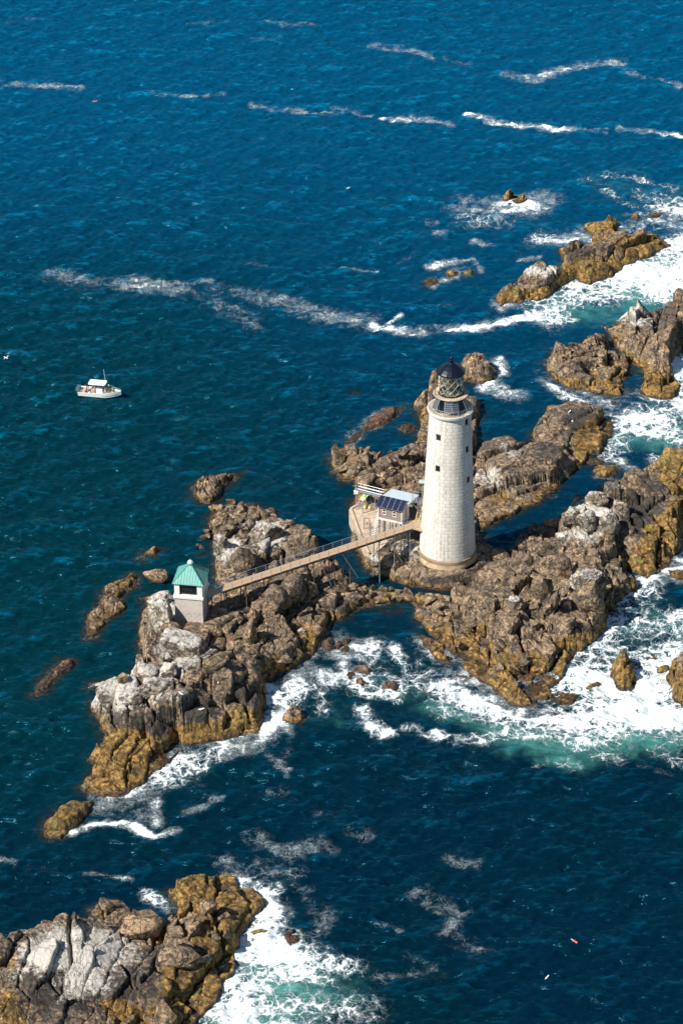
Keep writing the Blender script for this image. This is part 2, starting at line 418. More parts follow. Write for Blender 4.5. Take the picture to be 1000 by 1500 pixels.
# ------------------------------------------------------------------ mesh helpers
class MB:
    def __init__(s): s.v, s.f = [], []
    def add(s, vs, fs):
        o = len(s.v)
        s.v += [tuple(p) for p in vs]
        s.f += [tuple(i + o for i in f) for f in fs]
        return s
    def box(s, c, d, rz=0.0, rx=0.0, ry=0.0):
        M = Matrix.Translation(c) @ Matrix.Rotation(rz, 4, 'Z') @ Matrix.Rotation(ry, 4, 'Y') @ Matrix.Rotation(rx, 4, 'X')
        vs = [M @ Vector((x * d[0] / 2, y * d[1] / 2, z * d[2] / 2)) for z in (-1, 1) for y in (-1, 1) for x in (-1, 1)]
        return s.add(vs, [(0, 2, 3, 1), (4, 5, 7, 6), (0, 1, 5, 4), (2, 6, 7, 3), (0, 4, 6, 2), (1, 3, 7, 5)])
    def bar(s, p, q, w, h=None):
        p, q = Vector(p), Vector(q)
        h = h or w
        d = q - p
        L = d.length
        d.normalize()
        up = Vector((0, 0, 1)) if abs(d.z) < 0.95 else Vector((0, 1, 0))
        a = d.cross(up).normalized() * (w / 2)
        b = a.cross(d).normalized() * (h / 2)
        vs = [p - a - b, p + a - b, p + a + b, p - a + b, q - a - b, q + a - b, q + a + b, q - a + b]
        return s.add(vs, [(0, 3, 2, 1), (4, 5, 6, 7), (0, 1, 5, 4), (1, 2, 6, 5), (2, 3, 7, 6), (3, 0, 4, 7)])
    def tube(s, pts, r, n=6):
        pts = [Vector(p) for p in pts]
        for p, q in zip(pts[:-1], pts[1:]):
            d = (q - p).normalized()
            up = Vector((0, 0, 1)) if abs(d.z) < 0.95 else Vector((0, 1, 0))
            a = d.cross(up).normalized(); b = a.cross(d)
            vs = []
            for c in (p, q):
                vs += [c + (a * math.cos(k * 2 * math.pi / n) + b * math.sin(k * 2 * math.pi / n)) * r for k in range(n)]
            fs = [(k, (k + 1) % n, n + (k + 1) % n, n + k) for k in range(n)] + [tuple(range(n))[::-1], tuple(range(n, 2 * n))]
            s.add(vs, fs)
        return s
    def lathe(s, prof, n=48, c=(0, 0, 0), a0=0.0, a1=2 * math.pi, cap=True):
        full = abs(a1 - a0 - 2 * math.pi) < 1e-6
        m = n if full else n + 1
        vs = []
        for r, z in prof:
            for k in range(m):
                a = a0 + (a1 - a0) * k / n
                vs.append((c[0] + r * math.cos(a), c[1] + r * math.sin(a), c[2] + z))
        fs = []
        for i in range(len(prof) - 1):
            for k in range(n):
                k2 = (k + 1) % m if full else k + 1
                fs.append((i * m + k, i * m + k2, (i + 1) * m + k2, (i + 1) * m + k))
        if cap and full:
            fs.append(tuple(range(m))[::-1]); fs.append(tuple((len(prof) - 1) * m + k for k in range(m)))
        return s.add(vs, fs)
    def prism(s, poly, z0, z1):
        n = len(poly)
        vs = [(p[0], p[1], z0) for p in poly] + [(p[0], p[1], z1) for p in poly]
        return s.add(vs, [tuple(range(n))[::-1], tuple(range(n, 2 * n))] + [(k, (k + 1) % n, n + (k + 1) % n, n + k) for k in range(n)])
    def mesh(s, name):
        me = bpy.data.meshes.new(name)
        me.from_pydata(s.v, [], s.f)
        me.update()
        return me
    def build(s, name, mat, parent=None, smooth=False, label=None):
        me = s.mesh(name)
        import bmesh
        bm = bmesh.new(); bm.from_mesh(me); bmesh.ops.recalc_face_normals(bm, faces=bm.faces); bm.to_mesh(me); bm.free()
        if smooth:
            me.polygons.foreach_set('use_smooth', [True] * len(me.polygons))
        me.materials.append(mat)
        o = bpy.data.objects.new(name, me)
        COL.objects.link(o)
        if parent: o.parent = parent
        if label: o['label'] = label
        return o
def thing(name, label, cat, loc=(0, 0, 0), rz=0.0, group=None):
    o = bpy.data.objects.new(name, None)
    COL.objects.link(o)
    o.location = loc; o.rotation_euler = (0, 0, rz)
    o.empty_display_size = 0.3
    return tag(o, label, cat, group)
def tag(o, label, cat, group=None):
    o['label'] = label; o['category'] = cat
    if group: o['group'] = group
    return o
def copy_tree(o, parent=None):
    c = o.copy(); COL.objects.link(c); c.parent = parent
    for ch in o.children: copy_tree(ch, c)
    return c

# ------------------------------------------------------------------ rock ledges and islets
def poly_dist(X, Y, poly):
    n = len(poly)
    d2 = np.full(X.shape, 1e12)
    ins = np.zeros(X.shape, bool)
    for i in range(n):
        ax, ay = poly[i]; bx, by = poly[(i + 1) % n]
        ex, ey = bx - ax, by - ay
        t = np.clip(((X - ax) * ex + (Y - ay) * ey) / (ex * ex + ey * ey + 1e-12), 0, 1)
        dd = (X - ax - t * ex) ** 2 + (Y - ay - t * ey) ** 2
        d2 = np.minimum(d2, dd)
        if ay != by:
            c = ((ay > Y) != (by > Y)) & (X < (bx - ax) * (Y - ay) / (by - ay) + ax)
            ins ^= c
    d = np.sqrt(d2)
    return np.where(ins, d, -d)

GUANO = [(390, 782, 26, 20, 1.0), (340, 805, 26, 22, .75), (250, 735, 1, 1, 0), (262, 952, 40, 20, .85), (205, 985, 26, 14, .7), (175, 1015, 38, 24, 1.1),
         (225, 1005, 22, 26, .8), (258, 985, 22, 14, .6), (260, 1020, 20, 14, .4), (243, 890, 18, 18, .9), (230, 920, 14, 16, .35), (115, 1392, 70, 30, 1.3), (75, 1395, 50, 20, 1.0), (120, 1430, 46, 30, .8),
         (50, 1352, 16, 8, .6), (868, 748, 30, 24, .95), (838, 778, 18, 14, .55), (852, 848, 22, 16, .8), (868, 880, 12, 24, .4), (808, 830, 14, 22, .5), (860, 780, 26, 14, .7), (900, 715, 16, 8, .4),
         (790, 397, 20, 10, .85), (770, 395, 12, 8, .7), (925, 460, 26, 13, .95), (950, 475, 18, 8, .4), (715, 700, 22, 18, .75), (750, 662, 16, 10, .55), (735, 650, 14, 8, .5),
         (560, 850, 20, 12, .3), (585, 800, 18, 16, .5), (850, 565, 10, 5, .3), (320, 1050, 14, 10, .2), (690, 535, 14, 8, .2), (640, 1400, 1, 1, 0), (30, 1420, 20, 14, .5), (350, 800, 10, 8, .6)]
BLACKS = [(225, 1062, 34, 22, .75), (170, 1055, 24, 20, .5), (290, 1040, 30, 18, .65), (310, 975, 26, 18, .45), (360, 1015, 24, 14, .8), (100, 1450, 80, 34, .75), (190, 1440, 45, 30, .65), (235, 1400, 36, 18, .65), (20, 1440, 26, 26, .35),
          (845, 612, 26, 16, .8), (845, 370, 34, 10, .7), (880, 362, 36, 8, .45), (800, 660, 34, 22, .45), (770, 690, 40, 26, .35), (940, 755, 34, 36, .7), (955, 710, 30, 26, .5), (870, 335, 10, 6, .5),
          (880, 800, 30, 16, .3), (965, 480, 24, 20, .3), (740, 780, 60, 20, .5), (215, 1360, 28, 14, .5), (770, 960, 40, 20, .3), (640, 852, 80, 8, .6), (450, 900, 40, 30, .35), (340, 830, 30, 16, .3)]
OCHRE = [(300, 1080, 66, 30, 4.6), (190, 1108, 80, 34, 4.8), (345, 1055, 36, 26, 3.4), (240, 1090, 60, 14, 3.0), (965, 790, 40, 60, 4.6), (990, 700, 34, 50, 5.6), (985, 760, 30, 60, 5.0), (920, 660, 40, 20, 3.0), (870, 395, 70, 18, 3.4), (930, 360, 44, 16, 4.5),
         (885, 325, 24, 12, 4.5), (800, 430, 50, 12, 2.0), (745, 432, 22, 14, 3.0), (872, 640, 28, 30, 3.6), (300, 1320, 80, 56, 6.6), (10, 1400, 30, 40, 4.5), (10, 1470, 30, 40, 4.0), (295, 1440, 64, 60, 6.4), (180, 1480, 40, 20, 3.0), (150, 1335, 24, 12, 3.0),
         (955, 565, 34, 24, 3.6),(598, 625, 1, 1, 0), (860, 570, 60, 14, 1.8), (690, 965, 80, 34, 2.8), (780, 1010, 80, 32, 4.2), (840, 950, 26, 26, 3.6), (925, 890, 40, 40, 2.5), (100, 1195, 40, 30, 5.0), (400, 970, 40, 30, 2.2), (350, 1090, 40, 30, 3.0), (450, 930, 36, 26, 2.0), (915, 985, 20, 30, 4.5), (1000, 1000, 24, 40, 4.0), (752, 288, 30, 14, 4.0), (928, 315, 14, 8, 4), (675, 400, 40, 14, 4), (800, 900, 40, 20, .6)]
def spots(u, v, lst):
    r = np.zeros(u.shape)
    for a, b, ru, rv, s in lst:
        r = np.maximum(r, s * np.exp(-(((u - a) / ru) ** 2 + ((v - b) / rv) ** 2) * 0.8))
    return r

GRIDS = []
def shepard(x, y, ctrl):
    num = 0; den = 0
    for cx, cy, h in ctrl:
        w = 1.0 / (((x - cx) ** 2 + (y - cy) ** 2) + 1.2) ** 1.6
        num = num + w * h; den = den + w
    return num / den
def ledge(name, poly, ctrl, strike=55, seed=1, rough=1.0, edge=2.6, step=0.14, mat=None, L=(6.5, 2.7, 0.8), an=1.7, pools=()):
    C = [(*PN(u, v, z), z) for u, v, z in ctrl]
    # the photograph shows the crest of the far side; its foot stands behind and below it
    n = len(poly)
    area = sum(poly[i][0] * poly[(i + 1) % n][1] - poly[(i + 1) % n][0] * poly[i][1] for i in range(n))
    sg = 1 if area > 0 else -1
    pts = []
    for i in range(n):
        (ua, va), (u, v), (ub, vb) = poly[i - 1], poly[i], poly[(i + 1) % n]
        tx, ty = ub - ua, vb - va
        L_ = math.hypot(tx, ty) + 1e-6
        up = max(0.0, sg * tx / L_)              # how far the outward normal points away from the camera
        x, y = PN(u, v, 0)
        h = float(shepard(np.array([x]), np.array([y]), C)[0])
        pts.append(PN(u, v + 4.6 * max(0, h) * up, 0))
    px = [p[0] for p in pts]; py = [p[1] for p in pts]
    m = 2.2
    xs = np.arange(min(px) - m, max(px) + m, step); ys = np.arange(min(py) - m, max(py) + m, step * 1.15)
    X, Y = np.meshgrid(xs, ys)
    wx = X + 0.75 * fbm(X * 0.35, Y * 0.35, seed + 3) + 0.08 * fbm(X * 1.6, Y * 1.6, seed + 9, 3)
    wy = Y + 0.75 * fbm(X * 0.35, Y * 0.35, seed + 4) + 0.08 * fbm(X * 1.6, Y * 1.6, seed + 8, 3)
    d = poly_dist(wx, wy, pts)
    H = shepard(X, Y, C)
    pr = np.clip(d / edge, 0, 1)
    prof = 1 - (1 - pr) ** 2.2
    base = H * prof
    base = base + np.clip(H, 0, 2) * 0.4 * fbm(X * 0.25, Y * 0.25, seed + 50, 3) * prof
    amp = np.clip(base / 2.6, 0.12, 1.0) * rough
    amp = np.where(H < 0.3, amp * 0.3, amp)
    th = math.radians(strike)
    def look(cx, cy):
        i = np.clip(((cy - ys[0]) / (ys[1] - ys[0])).astype(int), 0, len(ys) - 1)
        j = np.clip(((cx - xs[0]) / (xs[1] - xs[0])).astype(int), 0, len(xs) - 1)
        return base[i, j]
    r1, e1, ou1, ov1, c1x, c1y = cells(wx, wy, L[0], an, th, seed)
    r2, e2, ou2, ov2, c2x, c2y = cells(wx, wy, L[1], an, th + 0.25, seed + 100)
    r3, e3, ou3, ov3, c3x, c3y = cells(wx + 0.2 * fbm(X * 2, Y * 2, seed + 77, 2), wy, L[2], 1.4, th - 0.3, seed + 200)
    b1 = np.maximum(look(c1x, c1y), base * 0.45)
    b2 = np.maximum(look(c2x, c2y), base * 0.45)
    z = base * 0.20 + b1 * 0.40 + b2 * 0.40
    z = np.minimum(z, base + 1.0)
    big = 0.45 + 0.75 * sstep(-.3, .3, r1[2] + 0.6 * fbm(X * .12, Y * .12, seed + 70, 2))
    rub = sstep(0.1, .6, fbm(X * .16, Y * .16, seed + 71, 3) + 0.25 * r1[1] + .12)
    z = z + amp * (2.4 * r1[0] + 0.75 * r1[1] * ou1 / an + 1.0 * r1[2] * ov1)
    z = z + amp * big * (1.7 * r2[0] + 0.65 * r2[1] * ou2 + 1.25 * r2[2] * ov2)
    z = z + amp * (0.2 + 0.8 * rub) * (0.34 * r3[0] + 0.6 * r3[1] * ou3 + 0.8 * r3[2] * ov3)
    z = z - amp * (2.6 * np.exp(-(e1 / 0.045) ** 2) + 1.5 * big * np.exp(-(e2 / 0.05) ** 2) + 0.16 * np.exp(-(e3 / 0.12) ** 2))
    z = z + (0.09 + 0.16 * rub) * rough * fbm(X * 1.2, Y * 1.2, seed + 60, 5, 0.6) + 0.05 * fbm(X * 5, Y * 5, seed + 61, 2)
    z = np.where(d < 0.9, np.minimum(z, d * 2.2 + 0.25 + 0.7 * rough * np.clip(r2[0] + 0.3, -.3, .6)), z)
    z = np.where(d < 0, np.minimum(z, d * 1.3 - 0.1), z)
    z = np.clip(z, -1.6, None)
    for fx, fy, fr, fz in FLAT:                       # ground levelled for the structures that stand on it
        q = np.hypot(X - fx, Y - fy)
        k = sstep(fr + 2.0, fr, q)
        z = z * (1 - k) + fz * k
    keep = d > -1.3
    idx = -np.ones(X.shape, np.int64)
    idx[keep] = np.arange(keep.sum())
    q = keep[:-1, :-1] & keep[1:, :-1] & keep[:-1, 1:] & keep[1:, 1:]
    a, b_, c_, d_ = idx[:-1, :-1][q], idx[:-1, 1:][q], idx[1:, 1:][q], idx[1:, :-1][q]
    faces = np.stack([a, b_, c_, d_], 1).astype(np.int32)
    jit = 0.045
    co = np.stack([X[keep] + RNG.uniform(-jit, jit, keep.sum()), Y[keep] + RNG.uniform(-jit, jit, keep.sum()), z[keep]], 1).astype(np.float32)
    me = bpy.data.meshes.new(name)
    me.vertices.add(len(co)); me.vertices.foreach_set('co', co.ravel())
    me.loops.add(len(faces) * 4); me.loops.foreach_set('vertex_index', faces.ravel())
    me.polygons.add(len(faces)); me.polygons.foreach_set('loop_start', np.arange(0, len(faces) * 4, 4, dtype=np.int32))
    me.update(calc_edges=True)
    u, v = proj(co[:, 0].astype(float), co[:, 1].astype(float), co[:, 2].astype(float))
    wu = u + 14 * fbm(co[:, 0] * .5, co[:, 1] * .5, seed + 300, 3); wv = v + 10 * fbm(co[:, 0] * .5, co[:, 1] * .5, seed + 301, 3)
    cell = (r2[0] * 0.7)[keep]
    mk = np.stack([np.clip(1.55 * spots(wu, wv, GUANO) + cell * .25 * (spots(wu, wv, GUANO) > .1), 0, 1.3), spots(wu, wv, OCHRE) / 6.0, spots(wu, wv, BLACKS), np.ones(len(u))], 1).astype(np.float32)
    at = me.color_attributes.new('mask', 'FLOAT_COLOR', 'POINT'); at.data.foreach_set('color', mk.ravel())
    tn = me.attributes.new('tone', 'FLOAT', 'POINT')
    tn.data.foreach_set('value', ((r1[1] * 0.45 + r2[2] * 0.45 + r3[0] * 0.35)[keep]).astype(np.float32))
    me.materials.append(mat or M_ROCK)
    o = bpy.data.objects.new(name, me)
    COL.objects.link(o)
    GRIDS.append((xs, ys, np.where(keep, z, -9)))
    SHORES.append((pts, px, py))
    return o
SHORES = []
def ground_z(x, y):
    r = -1.0
    for xs, ys, z in GRIDS:
        i = int((y - ys[0]) / (ys[1] - ys[0])); j = int((x - xs[0]) / (xs[1] - xs[0]))
        if 0 <= i < len(ys) and 0 <= j < len(xs): r = max(r, float(z[i, j]))
    return r
def drop(u, v):
    """the first point of the terrain that the pixel's ray meets"""
    for z in np.arange(10, -0.01, -0.1):
        p = P(u, v, float(z))
        if ground_z(p.x, p.y) >= z: return p
    return P(u, v, 0)

TWR = P(654.5, 813, 2.6)                     # foot of the lighthouse
OILC = P(277, 896, 4.2)
FLAT = [(TWR.x, TWR.y, 5.4, 2.6), (P(292, 905, 4).x, P(292, 905, 4).y, 3.6, 4.1), (P(560, 770, 3).x, P(560, 770, 3).y, 4.2, 1.9)]

def structure(o):
    o['kind'] = 'structure'
    return o
structure(ledge('west_rock_ledge',
    [(310,750),(318,740),(332,734),(346,737),(360,732),(376,734),(388,741),(400,746),(408,760),(422,764),(436,768),(446,780),(462,795),(482,812),(503,832),(522,855),(545,860),(575,868),(572,884),(545,890),(522,893),(503,903),(484,915),(474,935),(462,960),(442,973),(425,985),(405,990),(392,1003),(389,1030),(386,1055),(380,1070),(362,1080),(340,1081),(318,1086),(298,1090),(270,1096),(255,1110),(236,1124),(225,1136),(210,1150),(182,1164),(150,1168),(126,1162),(120,1150),(134,1136),(140,1120),(132,1108),(150,1090),(156,1078),(146,1060),(136,1040),(134,1020),(146,1008),(168,1000),(176,986),(192,984),(200,966),(210,960),(204,945),(207,925),(206,905),(213,890),(208,872),(220,862),(236,858),(252,868),(268,882),(300,880),(318,868),(314,842),(314,810),(316,785),(304,768)],
    [(340,745,1.2),(380,745,1.4),(350,770,1.8),(392,778,4.6),(372,800,4.2),(330,800,3.8),(325,840,2.6),(360,820,4.2),(430,790,3.4),(460,810,3.2),(420,840,4.6),(350,858,2.6),(300,900,3.8),(335,895,2),(370,910,2.6),(243,895,4.4),(230,930,3.6),(222,880,2.6),(270,925,4.6),(320,930,4.2),(280,955,6.8),(245,968,6.2),(320,960,5.0),(350,935,4.2),(360,975,4.2),(400,865,5),(430,875,4.6),(460,880,3.2),(500,868,2.2),(550,872,1.0),(430,915,3.4),(450,950,2.2),(400,965,3.2),(345,1015,4.4),(370,1045,2.6),(205,1000,6.6),(160,1018,5.8),(150,1040,4.0),(180,1050,4.8),(230,1030,6.6),(260,1005,7.0),(285,1045,4.6),(250,1080,2.6),(180,1092,2.4),(320,1065,2.4),(205,1120,1.9),(150,1150,1.4),(225,1130,.8)],
    strike=62, seed=21, rough=0.72))
structure(ledge('lighthouse_rock_ledge',
    [(480,668),(488,655),(505,650),(525,654),(548,658),(562,667),(580,662),(598,652),(612,640),(617,615),(607,595),(613,577),(628,567),(650,562),(680,575),(700,584),(703,605),(697,625),(700,650),(703,700),(701,765),(708,797),(730,806),(738,814),(724,838),(690,850),(650,862),(600,858),(570,848),(545,842),(530,824),(522,790),(515,745),(514,732),(530,720),(520,706),(500,706),(487,690)],
    [(650,575,3.6),(620,595,2.8),(640,640,3),(600,690,3.2),(560,690,2.2),(590,665,2),(520,680,1.2),(654,813,2.8),(600,828,1.9),(560,805,1.4),(545,818,2.2),(535,800,1.6),(570,740,2),(708,822,2.5),(728,816,2.2),(650,848,1.6),(690,590,2.4),(495,665,.7),(545,700,.8),(595,720,3)],
    strike=40, seed=35))
structure(ledge('slab_rock_ledge',
    [(690,690),(700,660),(715,645),(745,637),(765,646),(785,650),(780,638),(783,622),(800,608),(801,592),(812,583),(828,587),(845,598),(875,598),(892,605),(898,625),(896,640),(882,650),(880,665),(860,668),(852,680),(838,692),(820,705),(808,725),(785,738),(768,746),(745,755),(722,768),(696,778),(684,770)],
    [(740,650,2.6),(820,592,4),(830,615,3.6),(860,622,2.6),(885,628,1.2),(730,685,3.8),(780,668,4),(810,672,3.6),(845,675,1.2),(700,700,3.6),(700,750,3),(750,728,2.4),(795,715,1.2),(820,648,3.6)],
    strike=30, seed=47, rough=0.36, L=(9, 4.2, 1.0)))
structure(ledge('east_rock_ledge',
    [(690,850),(706,838),(730,815),(758,792),(772,772),(800,765),(828,746),(846,742),(862,736),(872,722),(900,712),(912,705),(930,690),(946,680),(966,656),(1000,652),(1060,650),(1060,775),(1000,776),(1000,800),(985,820),(966,838),(950,846),(935,840),(918,834),(926,850),(930,862),(920,872),(906,880),(890,892),(886,905),(886,925),(872,940),(858,948),(840,960),(828,975),(820,995),(806,1008),(812,1030),(790,1036),(765,1036),(745,1031),(728,1015),(712,1000),(690,996),(668,990),(672,970),(655,950),(628,925),(606,905),(610,890),(596,878),(575,880),(560,870),(580,862),(620,868),(660,873),(690,866)],
    [(850,762,6.2),(878,742,7),(900,730,6.6),(930,725,6.6),(960,715,5.4),(985,680,3.6),(930,690,4),(990,740,3.2),(970,780,3.2),(950,830,1.8),(925,790,5),(850,790,6),(825,800,5.2),(870,845,6.2),(865,885,5.4),(845,860,5.8),(812,830,5.2),(790,850,4.2),(750,858,3.4),(720,890,3.2),(780,900,3.8),(830,915,3.6),(700,920,2.6),(760,950,2.6),(720,965,2),(790,995,1.8),(845,940,2.4),(785,795,2.6),(745,828,2),(650,888,1.6),(615,888,.9),(810,790,3),(905,868,1.5),(770,1020,1.2),(660,920,1.2)],
    strike=118, seed=58, rough=0.85, L=(5.4, 2.2, 0.75)))
structure(ledge('south_west_rock_ledge',
    [(-40,1400),(0,1385),(22,1368),(40,1352),(60,1345),(85,1345),(105,1354),(122,1358),(131,1345),(133,1326),(145,1318),(165,1322),(185,1322),(192,1334),(210,1334),(225,1340),(232,1355),(248,1346),(262,1336),(255,1320),(248,1303),(260,1292),(280,1285),(300,1282),(320,1278),(335,1275),(346,1285),(352,1300),(370,1300),(385,1320),(385,1332),(372,1350),(360,1362),(350,1380),(346,1395),(346,1410),(335,1430),(325,1450),(305,1480),(285,1500),(270,1545),(-40,1560)],
    [(290,1300,2.8),(350,1315,1.3),(160,1333,2.6),(215,1358,3.4),(60,1358,4.4),(130,1388,6),(80,1398,6.4),(25,1415,5),(180,1415,5.4),(240,1430,4.4),(140,1460,4.6),(280,1395,3.2),(320,1430,2.2),(60,1480,3.8),(230,1485,2.8),(0,1450,3.2),(280,1470,1.8),(320,1350,2.8)],
    strike=62, seed=73, an=2.6, rough=0.62, L=(7.5, 2.6, 0.8)))

def islet(label, poly, ctrl, seed, **kw):
    if 'step' not in kw: kw['step'] = 0.14
    o = ledge('rock_islet', poly, ctrl, seed=seed, **kw)
    return tag(o, label, 'rock')
islet('long ochre rock islet with grey crest beside surf at upper right',
    [(726,445),(727,432),(740,418),(757,412),(762,402),(770,390),(792,384),(805,386),(822,392),(824,378),(820,366),(829,356),(848,354),(864,357),(868,348),(858,336),(855,328),(866,320),(880,315),(893,312),(904,320),(905,330),(913,333),(908,341),(920,343),(930,338),(945,334),(960,337),(968,342),(982,352),(984,360),(968,368),(952,378),(935,382),(915,392),(898,405),(880,412),(862,418),(850,415),(843,409),(830,414),(815,425),(800,437),(785,440),(770,440),(763,445),(745,446),(733,450)],
    [(835,368,3.6),(870,368,4.2),(900,358,3.8),(940,350,3),(968,352,2),(880,320,3.4),(895,345,2.2),(862,332,2.4),(790,396,4.2),(775,415,3),(745,422,2.8),(810,405,2.4),(850,395,3.2),(900,380,2.6)], 91, strike=22, rough=0.75, L=(6, 2.2, 0.8))
islet('jagged tan rock islet with dark hollow left of the big white topped islet',
    [(797,528),(800,521),(809,517),(808,505),(815,499),(825,505),(835,500),(846,500),(856,496),(861,487),(872,485),(878,491),(888,488),(892,500),(890,512),(896,517),(906,515),(915,520),(919,535),(921,545),(914,553),(905,558),(925,565),(930,572),(912,580),(890,582),(870,576),(845,572),(830,568),(815,562),(805,553),(800,545)],
    [(872,490,3.6),(820,506,2.8),(808,530,2.4),(850,522,2.8),(888,500,2.4),(900,532,2.2),(826,553,2),(858,557,-.6),(900,570,1.2),(875,570,1.2),(840,535,2.6)], 103, strike=15, L=(3.6, 1.5, 0.6), edge=1.8)
islet('big brown rock islet with white lime crest at right edge above surf',
    [(885,476),(890,469),(905,456),(915,450),(930,449),(945,450),(962,447),(980,440),(986,436),(1000,436),(1060,436),(1060,505),(1000,507),(993,517),(980,533),(985,548),(994,560),(1000,572),(985,583),(965,586),(946,582),(938,575),(943,560),(938,540),(920,530),(905,512),(897,500),(890,488)],
    [(925,458,4.6),(900,474,3),(950,463,5.4),(990,450,4.6),(960,500,4.6),(930,503,3.4),(975,505,3.6),(960,548,2.2),(965,575,1.2),(1010,470,4.6),(985,565,1.2)], 117, strike=75)
islet('low pale brown rock islet just behind the lighthouse lantern',
    [(672,532),(680,524),(695,522),(710,528),(722,538),(727,548),(718,558),(700,562),(680,560),(672,545)], [(695,530,2.2),(712,545,1.5),(685,550,1.2)], 131, strike=10, edge=1.6, L=(3.5, 1.5, .6))
islet('rounded golden rock at the foot of the west ledge tip',
    [(66,1218),(68,1198),(82,1178),(105,1169),(130,1167),(138,1176),(125,1196),(106,1215),(88,1229),(72,1228)], [(105,1185,3.2),(85,1200,2.8),(122,1180,2)], 143, strike=50, rough=.4, edge=3.2)
islet('long low brown rock reef left of the green roofed oil house',
    [(128,915),(130,900),(145,885),(150,865),(160,855),(180,846),(195,835),(204,842),(200,858),(185,868),(175,880),(180,893),(165,905),(150,912),(140,935),(125,938)], [(140,905,1.4),(165,865,1.7),(193,845,1.3),(132,930,.6),(165,890,1)], 157, strike=50, edge=1.4, L=(3, 1.4, .6))
islet('small mottled rock in the water above the pointed rock',
    [(202,820),(206,811),(218,802),(230,799),(234,806),(226,815),(212,822)], [(220,808,1.1)], 163, edge=1.2, L=(2, 1, .5))
islet('mottled rock islet with a reddish weedy tail in calm water',
    [(281,727),(282,712),(290,702),(305,695),(318,697),(335,692),(352,694),(340,705),(326,715),(318,728),(305,738),(290,736)], [(295,715,2),(315,702,1.7),(335,697,.9),(303,728,1.4)], 171, edge=1.5, L=(2.6, 1.2, .5))
islet('narrow dark reef barely above water at far left',
    [(48,1018),(60,998),(75,980),(88,966),(104,963),(106,972),(92,985),(76,1000),(58,1018)], [(90,975,.8),(68,998,.6)], 181, edge=1.0, L=(2, 1, .5), mat=M_REEF)
islet('small flat dark rock beside the white topped west ledge',
    [(130,1008),(134,1000),(148,996),(163,993),(160,1002),(146,1010)], [(148,1001,.8)], 187, edge=.9, L=(2, 1, .5), mat=M_REEF)
islet('isolated ochre rock ringed by foam near top of the surf zone',
    [(736,290),(741,284),(750,281),(760,281),(768,287),(769,293),(758,298),(745,300),(738,296)], [(748,287,1.8),(762,288,1.5)], 191, edge=1.2, L=(2.4, 1.2, .5))
islet('green topped round rock left of the twin rocks in the sea',
    [(620,412),(624,405),(632,403),(640,409),(639,416),(630,420),(623,419)], [(630,409,1.2)], 193, edge=1.3, rough=.5)
islet('left one of twin small brown rocks in the sea',
    [(652,400),(656,393),(668,392),(673,398),(670,404),(658,405)], [(662,397,1.1)], 197, edge=1.1, rough=.6)
islet('right one of twin small brown rocks in the sea',
    [(676,400),(679,393),(690,391),(694,397),(690,405),(680,405)], [(685,396,1.2)], 199, edge=1.1, rough=.6)
islet('small golden rock in surf beyond the long ochre islet',
    [(919,318),(922,310),(932,307),(940,314),(936,321),(925,321)], [(930,312,1.4)], 211, edge=1.2, rough=.6)
islet('low brown rock in surf in front of the long ochre islet',
    [(918,397),(925,390),(936,386),(945,393),(940,398),(928,399)], [(935,392,.9)], 213, edge=1.0, rough=.7)
islet('smooth pale boulder islet in the channel near the east ledge',
    [(870,693),(874,683),(884,676),(896,674),(906,684),(903,694),(890,700),(876,699)], [(893,682,1.8),(880,690,1.3)], 217, edge=2.0, rough=.3)
islet('flat weedy rock touching the slab ledge tip in the channel',
    [(856,676),(862,670),(876,671),(888,676),(880,681),(864,681)], [(870,675,.6)], 219, edge=1., rough=.5)
islet('upright ochre rock standing in the white surf right of east ledge',
    [(896,980),(900,966),(910,958),(920,957),(924,972),(923,985),(932,997),(928,1006),(915,1009),(903,1004),(896,992)], [(912,965,2.8),(912,988,2.4),(922,1000,1.6)], 223, edge=1.4, L=(3, 1.4, .6))
islet('golden rock islet cut by the right edge of the view in surf',
    [(978,980),(984,970),(1000,966),(1040,968),(1040,1035),(1000,1036),(986,1026),(981,1005)], [(1000,985,2.8),(1010,1010,2.6),(990,1015,1.8)], 227, edge=1.6, L=(3, 1.4, .6))
islet('low brown ledge in white surf between two golden rocks',
    [(958,978),(966,970),(980,972),(984,980),(975,985),(962,985)], [(970,976,.9)], 229, edge=1., rough=.7)
islet('small brown rock tip poking out of surf near right edge',
    [(944,966),(948,960),(958,962),(962,968),(952,970)], [(953,964,.8)], 233, edge=.8, rough=.7)
islet('wet black rock washed by foam below the ochre shoulder',
    [(972,838),(976,828),(990,830),(1005,838),(1010,848),(995,851),(980,846)], [(990,838,.8)], 239, edge=1.2, rough=.6, mat=M_REEF)
islet('weedy brown finger of rock left of the east ledge foot',
    [(612,930),(624,928),(640,938),(654,950),(666,966),(656,973),(640,966),(624,950)], [(635,942,1.2),(652,962,1.4)], 241, edge=1.2, L=(2.4, 1.2, .5), mat=M_REEF)
islet('largest brown rock of the washed cluster in the cove',
    [(518,978),(524,972),(536,973),(545,982),(540,988),(526,986)], [(530,977,1.0)], 243, edge=1., mat=M_REEF, rough=.7)
islet('front brown rock of the washed cluster in the cove',
    [(520,1003),(524,992),(534,990),(546,998),(542,1007),(528,1008)], [(533,997,1.0)], 247, edge=1., mat=M_REEF, rough=.7)
islet('left brown rock of the washed cluster in the cove',
    [(504,990),(508,982),(518,980),(521,988),(514,997),(507,997)], [(513,986,.8)], 251, edge=.9, mat=M_REEF, rough=.7)
islet('dark rock with foam at its foot right of the washed cluster',
    [(558,1008),(564,998),(576,996),(583,1004),(578,1012),(565,1014)], [(570,1002,1.0)], 257, edge=1., mat=M_REEF, rough=.7)
